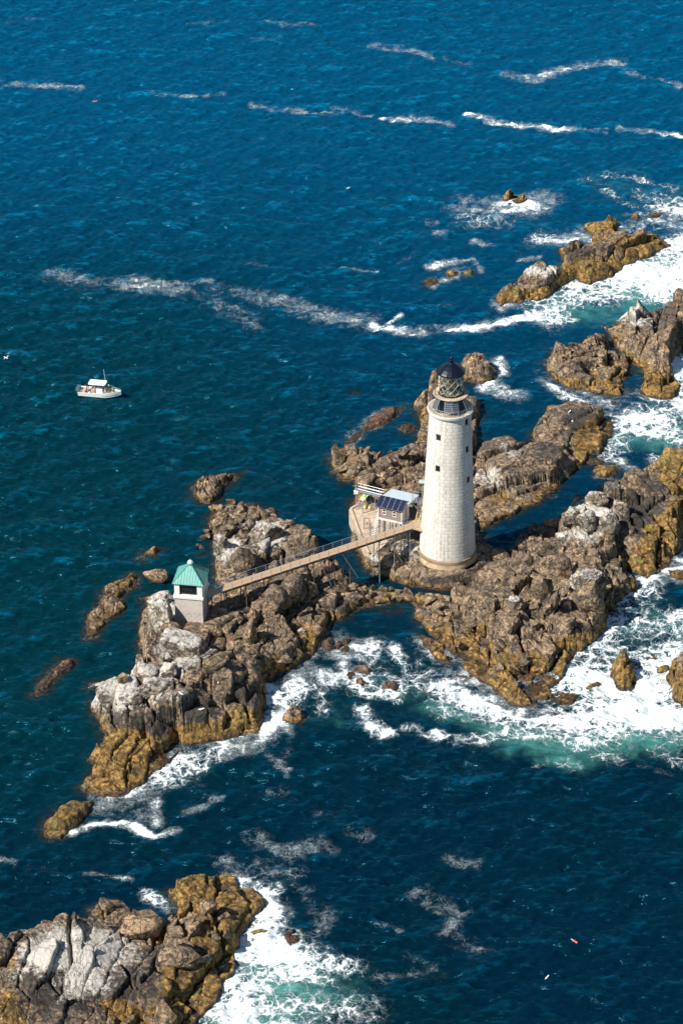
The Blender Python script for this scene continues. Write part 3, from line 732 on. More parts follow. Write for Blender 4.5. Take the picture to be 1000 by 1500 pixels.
islet('pointed brown rock alone in foam off the west ledge',
    [(414,1056),(417,1040),(428,1032),(440,1036),(446,1050),(436,1061),(422,1062)], [(430,1040,2.0),(434,1052,1.2)], 263, edge=1.5, rough=.8, L=(2.4, 1.2, .5))
islet('brown kelp covered rock in the foamy cleft by the west ledge',
    [(492,945),(498,935),(508,934),(518,944),(510,958),(498,955)], [(503,942,.8),(508,950,.7)], 269, edge=1., mat=M_REEF)
islet('small kelp rock nearest the west ledge foot in the cleft',
    [(472,944),(478,934),(488,936),(490,950),(480,956)], [(482,944,.8)], 271, edge=.9, mat=M_REEF)
islet('reddish weedy reef awash behind the wharf',
    [(500,650),(510,640),(528,626),(545,610),(565,597),(590,592),(593,600),(576,612),(556,625),(537,632),(520,646),(505,654)], [(575,600,.62),(545,620,.6),(515,644,.35)], 277, edge=1.3, mat=M_REEF, rough=.6)
islet('small reddish rock awash between the reef and the lighthouse',
    [(584,628),(590,620),(602,619),(612,625),(606,632),(592,634)], [(598,625,.7)], 281, edge=1., mat=M_REEF, rough=.6)
islet('brown wet rock tongue at the lower left surf edge',
    [(358,1370),(366,1362),(380,1358),(396,1361),(390,1369),(372,1374)], [(378,1363,1.0)], 283, edge=1., rough=.7)
islet('half drowned brown rock off the lower left surf',
    [(418,1372),(424,1362),(436,1362),(441,1374),(436,1388),(424,1388)], [(430,1370,.8),(431,1382,.4)], 293, edge=1., mat=M_REEF, rough=.7)
islet('brown rocks streaming with foam below the east ledge tip',
    [(800,1018),(815,1012),(835,1014),(850,1020),(838,1030),(818,1034),(806,1030)], [(820,1020,.7),(838,1022,.6)], 307, edge=1., mat=M_REEF, rough=.8)
islet('small brown rock in surf between east ledge and upright rock',
    [(855,1010),(862,1002),(874,998),(880,1004),(872,1012),(860,1014)], [(868,1005,.8)], 311, edge=.9, rough=.7)
islet('low brown islet rock in the white channel near right ledges',
    [(738+155,592-6),(905,585),(912,588),(906,594),(896,594)], [(903,588,.6)], 313, edge=.8, rough=.6)
islet('dark brown rocky hump awash behind the ochre surf rock',
    [(948,315),(956,310),(968,309),(966,317),(954,320)], [(958,313,.6)], 317, edge=.8, rough=.6, mat=M_REEF)

# ------------------------------------------------------------------ boulders
def ico_dirs(sub):
    import bmesh
    bm = bmesh.new()
    bmesh.ops.create_icosphere(bm, subdivisions=sub, radius=1.0)
    v = np.array([p.co[:] for p in bm.verts]); f = [[x.index for x in q.verts] for q in bm.faces]
    bm.free()
    return v, f
ICO4 = ico_dirs(4); ICO3 = ico_dirs(3)
def boulder_mesh(seed, mat, dim=(1, 1, 1), k=22, soft=16, hi=True, crack=0.03):
    r = np.random.default_rng(seed)
    V, F = ICO4 if hi else ICO3
    n = r.normal(size=(k, 3)); n /= np.linalg.norm(n, axis=1)[:, None]
    d = r.uniform(0.68, 1.0, len(n))
    t = (V @ n.T) / d
    t = np.maximum(t, 0.02)
    rad = (np.sum(t ** soft, axis=1)) ** (-1 / soft)
    p = V * rad[:, None] * np.array(dim)
    ph = r.uniform(0, 60, 3)
    nn = fbm(p[:, 0] * 2.2 + p[:, 2] * 1.7 + ph[0], p[:, 1] * 2.2 - p[:, 2] * 1.3 + ph[1], seed, 5, 0.6)
    p *= (1 + 0.10 * nn)[:, None]
    cr = np.abs(fbm(p[:, 0] * 0.8 + p[:, 2] + ph[2], p[:, 1] * 0.8 - p[:, 2] * .6, seed + 9, 2))
    p *= (1 - crack * 2.0 * np.exp(-(cr / 0.025) ** 2))[:, None]
    me = bpy.data.meshes.new('boulder')
    me.from_pydata(p.tolist(), [], F)
    me.materials.append(mat)
    tn = me.attributes.new('tone', 'FLOAT', 'POINT')
    tn.data.foreach_set('value', np.full(len(p), r.uniform(-0.3, 0.35), dtype=np.float32))
    return me
def boulder(label, u, v, size, seed, mat=None, dim=(1, 1, .8), rz=0.0, tilt=0.0, sink=0.25, z=None, group=None):
    """u, v: centre of the boulder in the photograph; size: half its width in metres"""
    me = boulder_mesh(seed, mat or M_BOULD, dim)
    p = drop(u, v + 2) if z is None else P(u, v, z)
    o = bpy.data.objects.new('boulder', me)
    COL.objects.link(o)
    o.location = (p.x, p.y, p.z + size * dim[2] * (0.5 - sink) if z is None else z)
    o.scale = (size,) * 3
    o.rotation_euler = (tilt, tilt * .4, rz)
    return tag(o, label, 'boulder', group)
WB = M_BOULD_W
boulder('big white domed boulder on top of the west ledge above the footbridge', 391, 786, 2.9, 401, WB, (1, .95, .85), .3, 0, .2)
boulder('white streaked boulder left of the domed boulder, tall and narrow', 324, 800, 1.7, 402, WB, (.8, 1, 1.4), .5, .1)
boulder('cracked lime streaked block in front of the white domed boulder', 357, 826, 2.3, 403, None, (1, .9, 1.1), .8, .1)
boulder('pointed tan boulder in the water left of the green roof', 233, 845, 2.1, 404, None, (1.05, .8, .75), -.4, .25, z=.55)
boulder('rounded white and pink boulder left of the oil house wall', 232, 880, 1.9, 405, WB, (1.1, .9, .7), .5)
boulder('large pale boulder against the oil house base', 236, 905, 2.4, 406, WB, (1, 1, 1.1), .3)
boulder('grey rounded boulder below the oil house front wall', 252, 928, 1.9, 407, None, (1, 1, 1.0), .1)
boulder('grey cracked boulder at the right foot of the oil house', 312, 927, 2.0, 408, None, (1.1, .9, .85), 1)
boulder('white capped boulder below the oil house with a shaded cleft', 276, 956, 3.0, 409, WB, (1.15, .9, .85), .2)
boulder('smooth white humped boulder on the crest of the west ledge', 214, 986, 2.0, 410, WB, (1.1, .9, .8), .9)
boulder('dark flat topped block right of the white dome on the west ledge', 310, 975, 1.8, 412, None, (1, .8, .8), .4)
boulder('small grey knob boulder left of the humped boulder', 181, 994, 1.0, 413, None, (1, 1, 1), .4)
boulder('tall brown pillar boulder in the middle of the west ledge', 367, 935, 1.8, 414, None, (.7, .9, 1.7), .1, .15)
boulder('pinkish faceted boulder right under the footbridge', 432, 863, 2.4, 415, None, (1, .9, 1.05), .6)
boulder('second pinkish boulder to the right beneath the footbridge', 455, 868, 1.6, 416, None, (.8, .9, 1.1), .2)
boulder('broad brown boulder left of the pinkish ones below the bridge', 408, 880, 2.3, 417, None, (1, .9, .9), 1.2)
boulder('small pale green boulder at the foam edge of the west ledge', 442, 924, .7, 418, M_BOULD_W, (1, 1, .9), .2)
boulder('pale whitish rock below the wharf corner under the footbridge', 548, 822, 1.5, 441, WB, (.9, 1, .8), .4)
boulder('tan rock between the wharf corner and lighthouse base', 572, 822, 2.2, 442, None, (1.1, .8, .7), -.5, .1)
boulder('pale triangular boulder beside the lighthouse base on its left', 606, 812, 2.4, 419, WB, (1, .8, .75), -.6, .2)
boulder('white pointed boulder at the crest of the east ledge', 838, 762, 1.9, 420, WB, (.8, .8, 1.3), .3, .1)
boulder('grey rounded boulder left of the white pointed one', 808, 768, 1.6, 421, None, (1.1, .8, .75), .3)
boulder('squat grey boulder below the white pointed one', 827, 792, 2.0, 422, WB, (1, .9, .9), .8)
boulder('white boulder stack top next to the dark wall of the east ledge', 874, 738, 2.0, 423, WB, (1, .9, 1.1), .4)
boulder('white lumpy boulder under the stack top on the east ledge', 858, 768, 2.2, 424, WB, (1, .9, 1), 1.1)
boulder('grey white boulder right of the lumpy one on the east ledge', 888, 772, 2.4, 425, WB, (1.1, .9, .9), 0)
boulder('dark tilted cube of rock in the gully on the east ledge', 797, 806, 2.0, 426, None, (1, .85, .7), .9, .3)
boulder('dark brown block left of the tilted cube in the gully', 768, 800, 1.9, 427, None, (1, .9, .7), .2)
boulder('tall pale leaning boulder in the middle of the east ledge', 822, 838, 2.4, 428, None, (.75, .9, 1.4), .4, -.2)
boulder('white capped fissured boulder above the cliff of the east ledge', 855, 852, 2.3, 429, WB, (1.1, .9, .9), .2)
boulder('tall fissured buttress boulder facing the surf', 865, 880, 2.2, 430, None, (.85, .8, 1.7), .1, .05)
boulder('egg shaped pale boulder in front of the fissured buttress', 829, 888, 1.35, 431, WB, (.8, .8, 1.25), .2, .1)
boulder('second egg shaped boulder left of the pale one', 811, 880, 1.2, 432, None, (.75, .8, 1.25), .3, .1)
boulder('slanting grey boulder with a pale face on the east ledge', 753, 886, 1.8, 433, WB, (1, .8, .9), .4, .3)
boulder('dark cracked block at the front of the east ledge', 745, 920, 2.1, 434, None, (1, .8, 1), .9)
boulder('brown faceted boulder above the tide pool of the east ledge', 672, 872, 1.9, 435, None, (1, .9, .9), .5)
boulder('grey humped boulder on the lower left golden rocks', 305, 1330, 1.4, 436, None, (1, .8, 1), .7, .1)
boulder('dark slab boulder on the lower left ledge above golden rocks', 262, 1402, 2.6, 437, None, (1.2, .8, .6), .1, .1)
boulder('round brown boulder left of the grey hump on the lower left ledge', 213, 1358, 2.6, 438, None, (1.1, .9, .75), .3)
boulder('lone brown boulder right of the lighthouse foot on the rim', 727, 818, 2.3, 439, None, (1.2, .8, .7), .5)

boulder('white rounded shoulder above the black rock face of the west ledge', 232, 1008, 2.0, 451, WB, (1.1, .9, .8), .2, .1)
boulder('white boulder with a blue shaded notch on the west ledge crest', 248, 984, 1.7, 452, WB, (1, .9, .8), 1.0)
boulder('white boulder at the outer left edge of the west ledge crest', 160, 1018, 2.3, 453, WB, (1.1, 1, .8), .6, .1)
boulder('white slab boulder between the crest and the black face of the west ledge', 195, 1024, 2.2, 454, WB, (1.1, .9, .7), .9, .1)
# rubble: tumbled blocks, every block an object of its own
base_b = [boulder_mesh(500 + i, M_BOULD, (1, random.uniform(.65, .95), random.uniform(.55, .9)), 9, 22, False, .0) for i in range(12)]
def rubble(n, poly, smin, smax, label, group, seed):
    r = random.Random(seed)
    us = [p[0] for p in poly]; vs = [p[1] for p in poly]
    k = 0; tries = 0
    while k < n and tries < n * 30:
        tries += 1
        u, v = r.uniform(min(us), max(us)), r.uniform(min(vs), max(vs))
        ins = False
        for i in range(len(poly)):
            (a, b), (c, d) = poly[i], poly[(i + 1) % len(poly)]
            if (b > v) != (d > v) and u < (c - a) * (v - b) / (d - b) + a: ins = not ins
        if not ins: continue
        p = drop(u, v)
        o = bpy.data.objects.new('boulder', r.choice(base_b))
        COL.objects.link(o)
        s = smin * (smax / smin) ** (r.random() ** 1.6)
        o.location = (p.x, p.y, max(p.z, -.1) + s * 0.12)
        o.scale = (s * r.uniform(.8, 1.25), s * r.uniform(.8, 1.2), s * r.uniform(.8, 1.15))
        o.rotation_euler = (r.uniform(-.5, .5), r.uniform(-.5, .5), r.uniform(0, 6.28))
        tag(o, label, 'boulder', group)
        k += 1
rubble(34, [(312,745),(330,735),(385,738),(400,755),(375,765),(360,790),(320,785)], .5, 1.25, 'angular tan block in the tumbled heap at the north end of the west ledge', 'tumbled blocks at the north end of the west ledge', 1)
rubble(34, [(500,858),(540,840),(560,862),(620,870),(600,885),(540,885),(505,885)], .35, .9, 'small brown block in the low rubble causeway between the ledges', 'rubble blocks between the ledges', 2)
rubble(34, [(490,655),(560,665),(600,655),(612,690),(560,712),(495,700)], .4, 1.2, 'brown block in the rubble behind the wharf', 'rubble blocks behind the wharf', 3)
rubble(46, [(620,880),(700,870),(760,900),(840,930),(800,990),(740,1000),(680,960),(630,915)], .4, 1.3, 'brown block among the broken rocks of the east ledge foot', 'broken blocks on the east ledge foot', 4)
rubble(34, [(350,880),(470,880),(500,895),(450,950),(390,1000),(340,960)], .4, 1.25, 'brown block in the rubble slope of the west ledge', 'rubble blocks on the west ledge slope', 5)
rubble(26, [(740,860),(800,840),(840,870),(800,900),(750,890)], .5, 1.3, 'brown block in the heap in the middle of the east ledge', 'blocks heaped on the east ledge', 6)
rubble(22, [(240,1350),(330,1330),(350,1390),(290,1410),(240,1380)], .5, 1.3, 'golden block on the lower left ledge near the surf', 'golden blocks on the lower left ledge', 7)
rubble(16, [(810,505),(900,520),(915,545),(880,575),(815,555)], .4, 1.0, 'tan block on the jagged islet', 'blocks on the jagged islet', 8)
rubble(16, [(870,860),(900,850),(925,855),(900,880),(880,895)], .4, 1.1, 'weedy block at the surf edge of the east ledge', 'weedy blocks at the surf edge', 9)
rubble(8, [(285,785),(310,775),(312,800),(290,805)], .3, .8, 'mossy block in the water beside the north end of the west ledge', 'mossy blocks in the water', 10)

# ------------------------------------------------------------------ the sea
FOAM = [
 ([(5,32),(55,30)],8,.40),([(0,118),(50,125),(112,130)],8,.52),([(225,135),(270,142),(335,138)],8,.5),([(370,152),(420,160),(480,165),(548,165)],9,.66),([(480,158),(545,168)],7,.7),
 ([(540,66),(575,72),(630,82)],11,.55),([(655,83),(690,92)],7,.6),([(735,112),(785,118)],7,.68),([(790,112),(830,102),(905,90)],12,.78),([(905,102),(950,113),(1000,125)],8,.68),
 ([(560,172),(620,177),(670,182)],7,.65),([(685,168),(720,178),(760,186)],11,.85),([(760,186),(840,190),(890,188)],9,.72),([(910,185),(950,195),(1000,198)],8,.82),([(280,35),(335,35)],7,.32),([(360,58),(412,60)],7,.36),([(390,32),(465,38)],8,.36),
 ([(75,403),(140,418),(220,425),(270,425)],20,.55),([(140,418),(230,424)],9,.66),([(200,420),(300,440),(370,472)],22,.50),([(190,415),(310,415)],9,.55),([(310,425),(400,440),(450,458),(520,470),(550,472)],22,.50),([(360,385),(405,388)],12,.48),([(500,395),(548,398)],6,.6),([(560,390),(600,375)],9,.35),
 ([(548,475),(570,482),(600,488),(650,486),(700,478),(750,468),(800,460),(830,468)],14,1.05),([(555,478),(590,462)],6,.8),([(800,466),(820,445),(850,434),(900,430),(960,420),(1000,410)],24,.9),([(925,405),(1000,392)],44,1.25),([(960,425),(1000,415)],26,1.3),([(900,420),(990,438)],20,.75),([(845,420),(900,412),(960,388),(988,365),(1000,340)],20,.85),([(980,370),(1000,385)],30,.95),
 ([(968,300),(1000,320)],20,.7),([(915,332),(960,325),(1000,335)],22,.75),([(880,255),(930,260),(985,278)],8,.52),([(885,278),(905,290),(930,300)],8,.5),([(935,285),(1000,300)],12,.55),([(850,262),(880,268)],10,.3),([(990,345),(1000,350)],16,.9),
 ([(672,305),(705,310),(745,306),(792,300)],28,.80),([(700,325),(745,325)],18,.55),([(740,300),(780,298)],14,.95),([(618,328),(638,326)],7,.75),([(635,345),(655,345)],14,.5),([(520,345),(560,352)],10,.2),([(760,370),(800,345)],14,.42),([(760,377),(796,371)],6,.85),([(785,350),(812,350),(832,345)],16,.7),([(835,352),(850,340),(862,346)],12,.8),([(700,355),(725,360)],8,.55),
 ([(632,392),(655,386),(690,384),(706,398)],10,.75),([(634,418),(650,410),(672,408)],10,.66),([(645,447),(668,449)],9,.5),([(615,345),(600,370)],10,.3),
 ([(728,532),(736,548),(722,562),(712,568)],10,.75),([(712,570),(740,580),(762,584)],12,.78),([(770,555),(800,565)],10,.4),
 ([(785,548),(810,570),(860,588),(900,592),(940,590)],13,.78),([(880,590),(915,618),(905,650),(895,668)],24,.82),([(900,603),(950,612),(1000,640)],32,.85),([(930,592),(1000,600)],26,.62),([(910,622),(960,632)],24,.95),([(985,520),(996,560),(1000,590)],22,1.0),([(888,665),(925,692)],13,.85),([(960,676),(1000,690)],14,.7),([(830,700),(812,728)],22,.35),([(870,700),(900,705)],8,.5),
 ([(925,852),(960,845),(1000,826)],20,1.05),([(900,875),(945,862)],24,.92),([(905,900),(888,935),(868,960)],26,.9),([(900,905),(945,925),(1000,925)],44,.72),([(985,905),(1000,905)],20,1.0),([(850,962),(900,950)],22,.8),([(800,1012),(850,982),(885,962)],28,.85),([(860,1000),(940,1012),(1000,1010)],64,1.25),([(880,950),(940,970),(1000,960)],40,1.0),([(1000,1050),(930,1050),(870,1040)],40,1.25),
 ([(680,1008),(720,1030),(780,1050),(850,1052),(920,1040),(1000,1050)],32,1.25),([(668,1002),(705,1022)],36,1.5),([(850,1078),(930,1072),(1000,1080)],36,.7),([(870,1100),(910,1115)],15,.42),([(730,1075),(830,1080)],16,.6),([(960,1100),(1000,1110)],20,.5),
 ([(580,950),(595,980),(600,1000)],12,.78),([(620,990),(650,1010),(660,1030)],34,.66),([(665,948),(700,966)],9,1.0),([(535,1040),(545,1065),(562,1075)],11,.88),([(582,1066),(608,1070)],8,.62),([(632,1080),(665,1086),(700,1088),(735,1072)],11,.85),([(640,1090),(610,1080)],8,.5),
 ([(500,975),(515,1000),(545,1018),(575,1018)],13,.9),([(465,925),(500,935),(545,945)],24,.62),([(545,975),(580,990)],16,.6),([(440,970),(460,990),(490,1000)],22,.8),([(440,985),(430,1000),(400,1025)],30,.9),([(490,960),(550,965)],16,.6),([(545,925),(570,935)],10,.4),([(470,1010),(480,1040)],16,.5),([(600,880),(570,900)],10,.2),
 ([(395,1005),(400,1040),(388,1070)],18,.95),([(240,1132),(272,1110),(330,1098),(382,1085),(410,1052),(430,1012)],22,1.0),([(400,1020),(432,1080),(420,1105)],9,.6),([(255,1140),(290,1115)],24,.9),([(150,1178),(200,1160),(245,1145)],22,.85),([(105,1220),(140,1208),(190,1208),(225,1226)],9,.95),([(225,1226),(262,1216)],10,.6),([(170,1190),(220,1195)],22,.5),([(236,1145),(222,1180),(226,1205)],12,.66),([(270,1192),(305,1182),(328,1170)],9,.7),([(140,1190),(180,1190)],14,.6),([(370,1165),(420,1160)],20,.3),([(60,1225),(80,1235)],10,.4),
 ([(350,1290),(395,1305),(402,1340),(385,1365)],26,.92),([(330,1262),(390,1268),(440,1278)],22,.55),([(385,1240),(430,1250)],14,.4),([(356,1392),(395,1400),(440,1415)],46,1.35),([(345,1430),(370,1455),(320,1495)],46,1.2),([(400,1385),(450,1400),(515,1412)],30,.72),([(395,1440),(450,1470),(520,1480)],50,.62),([(400,1500),(480,1495)],30,.55),([(215,1312),(242,1335)],12,.78),([(120,1282),(160,1285),(195,1292)],6,.62),([(212,1305),(222,1315)],7,.7),([(0,1262),(18,1264)],12,.75),([(45,1272),(85,1272)],16,.3),
 ([(470,1190),(545,1225)],15,.44),([(400,1105),(425,1130)],12,.5),([(280,1150),(300,1165)],18,.45),([(470,1235),(490,1245)],14,.4),([(650,1262),(690,1268)],16,.48),([(610,1310),(680,1340),(660,1365),(705,1388)],24,.50),([(450,1300),(480,1340),(470,1380)],24,.45),([(380,1225),(430,1250),(470,1235)],24,.5),([(560,1350),(575,1354),(590,1362)],6,.6),([(560,1432),(640,1420)],18,.5),([(600,1400),(650,1430)],14,.42),([(800,1432),(812,1434)],6,.5),([(820,1115),(845,1120)],12,.35),([(780,1120),(800,1112)],6,.3),([(940,1125),(990,1130)],10,.3),
]
AER = [([(830,450),(920,448),(1000,430)],40,.9),([(880,400),(1000,375)],50,.8),([(880,265),(1000,290)],44,.45),([(690,335),(760,330)],26,.4),([(640,1040),(750,1085),(850,1095),(1000,1095)],40,.85),([(560,1010),(640,1030)],50,.55),([(880,990),(1000,1020)],70,.8),([(900,910),(980,940)],60,.7),
 ([(450,1015),(520,1050)],40,.5),([(400,1420),(450,1460),(380,1500)],80,1.05),([(520,1490),(560,1490)],40,.4),([(300,1115),(260,1140)],36,.5),([(910,640),(1000,640)],50,.7),([(980,560),(1000,600)],40,.8),([(400,1290),(440,1280)],40,.4),([(235,1322),(225,1330)],20,.6),([(520,1060),(700,1110)],40,.3),([(845,580),(830,590)],24,.4),([(560,960),(600,990)],40,.3)]
SHAL = [([(210,830),(180,900),(210,960)],34,.5),([(70,1000),(170,960)],24,.4),([(140,1010),(110,1080)],20,.3),([(360,690),(420,715)],26,.5),([(330,720),(300,770),(290,850)],24,.55),([(440,760),(500,820)],18,.35),([(510,575),(520,570)],12,.9),([(500,620),(600,620)],36,.5),([(480,690),(510,740)],24,.4),([(520,820),(540,860)],20,.5),
 ([(700,600),(700,680)],24,.45),([(530,890),(600,890)],24,.8),([(520,910),(570,915)],16,.5),([(600,640),(520,660)],24,.4),([(740,700),(850,740)],20,.25),([(450,650),(480,700)],20,.25),([(640,430),(700,420)],30,.15),([(590,480),(600,540)],30,.2)]
def build_sea():
    st = 0.4
    nx, ny = 512, 1024
    x0, y0 = -nx * st / 2, 268.0
    xs = x0 + np.arange(nx) * st; ys = y0 + np.arange(ny) * st
    r = np.random.default_rng(5)
    kx = np.fft.fftfreq(nx, st) * 2 * np.pi; ky = np.fft.fftfreq(ny, st) * 2 * np.pi
    KX, KY = np.meshgrid(kx, ky)
    K = np.hypot(KX, KY) + 1e-9
    wd = np.array([0.20, -1.0]); wd /= np.linalg.norm(wd)
    cosd = (KX * wd[0] + KY * wd[1]) / K
    def field(lp, spread, p):
        kp = 2 * np.pi / lp
        S = np.exp(-1.25 * (kp / K) ** 4) / K ** p * (np.abs(cosd) ** spread + 0.06)
        S[0, 0] = 0
        a = (r.normal(size=K.shape) + 1j * r.normal(size=K.shape)) * np.sqrt(S)
        h = np.real(np.fft.ifft2(a))
        return h / h.std()
    h = 0.20 * field(11, 3.0, 3.6) + 0.11 * field(3.0, 2.2, 3.2)
    fadex = np.minimum(1, np.minimum(np.arange(nx), nx - 1 - np.arange(nx)) / 14.0)
    fadey = np.minimum(1, np.minimum(np.arange(ny), ny - 1 - np.arange(ny)) / 14.0)
    h0 = h.copy()
    h *= fadex[None, :] * fadey[:, None]
    X, Y = np.meshgrid(xs, ys)
    U, V = proj(X, Y, 0.0)
    def strokes(lst, soft, wob):
        out = np.zeros(U.shape)
        uu = U + wob * fbm(X * .12, Y * .12, 900, 4); vv = V + wob * .6 * fbm(X * .12, Y * .12, 901, 4)
        for pts, w, s in lst:
            mu = max(w * 2.2, 12)
            a0, a1 = min(p[0] for p in pts) - mu - wob, max(p[0] for p in pts) + mu + wob
            b0, b1 = min(p[1] for p in pts) - mu - wob, max(p[1] for p in pts) + mu + wob
            rows = np.where((V[:, 0] > b0) & (V[:, 0] < b1))[0]
            if len(rows) == 0: continue
            r0, r1 = rows[0], rows[-1] + 1
            su, sv = uu[r0:r1], vv[r0:r1]
            d = np.full(su.shape, 1e9)
            for (a, b), (c, e) in zip(pts[:-1], pts[1:]):
                ex, ey = c - a, (e - b) * 1.5
                t = np.clip(((su - a) * ex + (sv - b) * 1.5 * ey) / (ex * ex + ey * ey + 1e-9), 0, 1)
                d = np.minimum(d, np.hypot(su - a - t * ex, (sv - b) * 1.5 - t * ey))
            f = s * np.exp(-(d / (w * soft)) ** 2.0)
            out[r0:r1] = np.maximum(out[r0:r1], f)
        return out
    F = strokes([(p, w * (.72 if max(q[1] for q in p) < 500 and w < 17 and not (p[0][0] > 660 and p[0][1] > 250) else .92), s) for p, w, s in FOAM], 1.25, 14) * (0.93 + 0.8 * fbm(X * .11, Y * .2, 321, 4) + 0.35 * fbm(X * .6, Y * .9, 322, 3))
    A = 0.9 * strokes(AER, 1.15, 44) * (0.9 + 0.8 * fbm(X * .12, Y * .12, 654, 4))
    S = strokes(SHAL, 1.0, 14)
    # along the shores: shallows, and white water where the surf breaks
    surf = strokes([([(1000,380),(900,420),(820,440),(740,460)],60,1),([(1000,600),(880,600),(820,570)],50,1),([(1000,700),(1000,860),(900,920),(850,1000),(700,1010),(600,950)],60,1),([(460,950),(400,1040),(300,1100),(180,1180)],50,1),([(350,1300),(380,1380),(300,1500)],60,1),([(750,290),(660,400)],40,.8),([(930,315),(860,340)],40,.8),([(530,990),(570,1005)],50,1),([(560,600),(500,650)],30,.8)], 1.0, 0)
    shore = np.full(U.shape, 99.0)
    for pts, px, py in SHORES:
        j0 = max(0, int((min(px) - 6 - xs[0]) / st)); j1 = min(nx, int((max(px) + 6 - xs[0]) / st) + 1)
        i0 = max(0, int((min(py) - 6 - ys[0]) / st)); i1 = min(ny, int((max(py) + 6 - ys[0]) / st) + 1)
        if j1 <= j0 or i1 <= i0: continue
        d = -poly_dist(X[i0:i1, j0:j1], Y[i0:i1, j0:j1], pts)
        shore[i0:i1, j0:j1] = np.minimum(shore[i0:i1, j0:j1], d)
    near = np.exp(-(np.clip(shore, 0, 99) / 2.2) ** 1.5)
    nz = fbm(X * .3, Y * .3, 77, 4)
    F = np.maximum(F, near * surf * (0.66 + 0.6 * nz))
    F = np.maximum(F, 0.34 * np.exp(-(np.clip(shore, 0, 99) / 0.9) ** 2))
    S = np.maximum(S * 0.8, np.exp(-(np.clip(shore, 0, 99) / 1.7) ** 1.6) * 0.9 * (1 - 0.6 * surf))
    h = h * (1 - 0.6 * np.exp(-(np.clip(shore, 0, 99) / 3) ** 2)) 
    h = h + sstep(.6, 1.1, F) * (0.85 * fbm(X * .5, Y * .5, 500, 4) + 0.15)
    # coarse rim out to the horizon
    ex = np.array([-30000., -8000, -2500, -900, -350, -160]); 
    XS = np.concatenate([ex, xs, -ex[::-1]]); YS = np.concatenate([[-30000., -6000, -1000, 0, 180], ys, [760., 1000, 1600, 3500, 9000, 40000]])
    pa, pb = 5, 6
    def pad(a, v=0.0):
        return np.pad(a, ((pa, pb), (6, 6)), constant_values=v)
    H, F, A, S = pad(h), pad(F), pad(A), pad(S)
    GX, GY = np.meshgrid(XS, YS)
    co = np.stack([GX, GY, H], -1).reshape(-1, 3).astype(np.float32)
    NX, NY = len(XS), len(YS)
    idx = np.arange(NX * NY).reshape(NY, NX)
    f = np.stack([idx[:-1, :-1], idx[:-1, 1:], idx[1:, 1:], idx[1:, :-1]], -1).reshape(-1, 4).astype(np.int32)
    me = bpy.data.meshes.new('sea')
    me.vertices.add(len(co)); me.vertices.foreach_set('co', co.ravel())
    me.loops.add(len(f) * 4); me.loops.foreach_set('vertex_index', f.ravel())
    me.polygons.add(len(f)); me.polygons.foreach_set('loop_start', np.arange(0, len(f) * 4, 4, dtype=np.int32))
    me.update(calc_edges=True)
    me.polygons.foreach_set('use_smooth', np.ones(len(f), bool))
    at = me.color_attributes.new('sea', 'FLOAT_COLOR', 'POINT')
    at.data.foreach_set('color', np.stack([F, A, S, np.ones_like(F)], -1).astype(np.float32).ravel())
    wa = me.attributes.new('wave', 'FLOAT', 'POINT'); wa.data.foreach_set('value', (pad(h0) / 0.19).astype(np.float32).ravel())
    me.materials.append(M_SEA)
    o = bpy.data.objects.new('sea', me)
    COL.objects.link(o)
    structure(o)
build_sea()

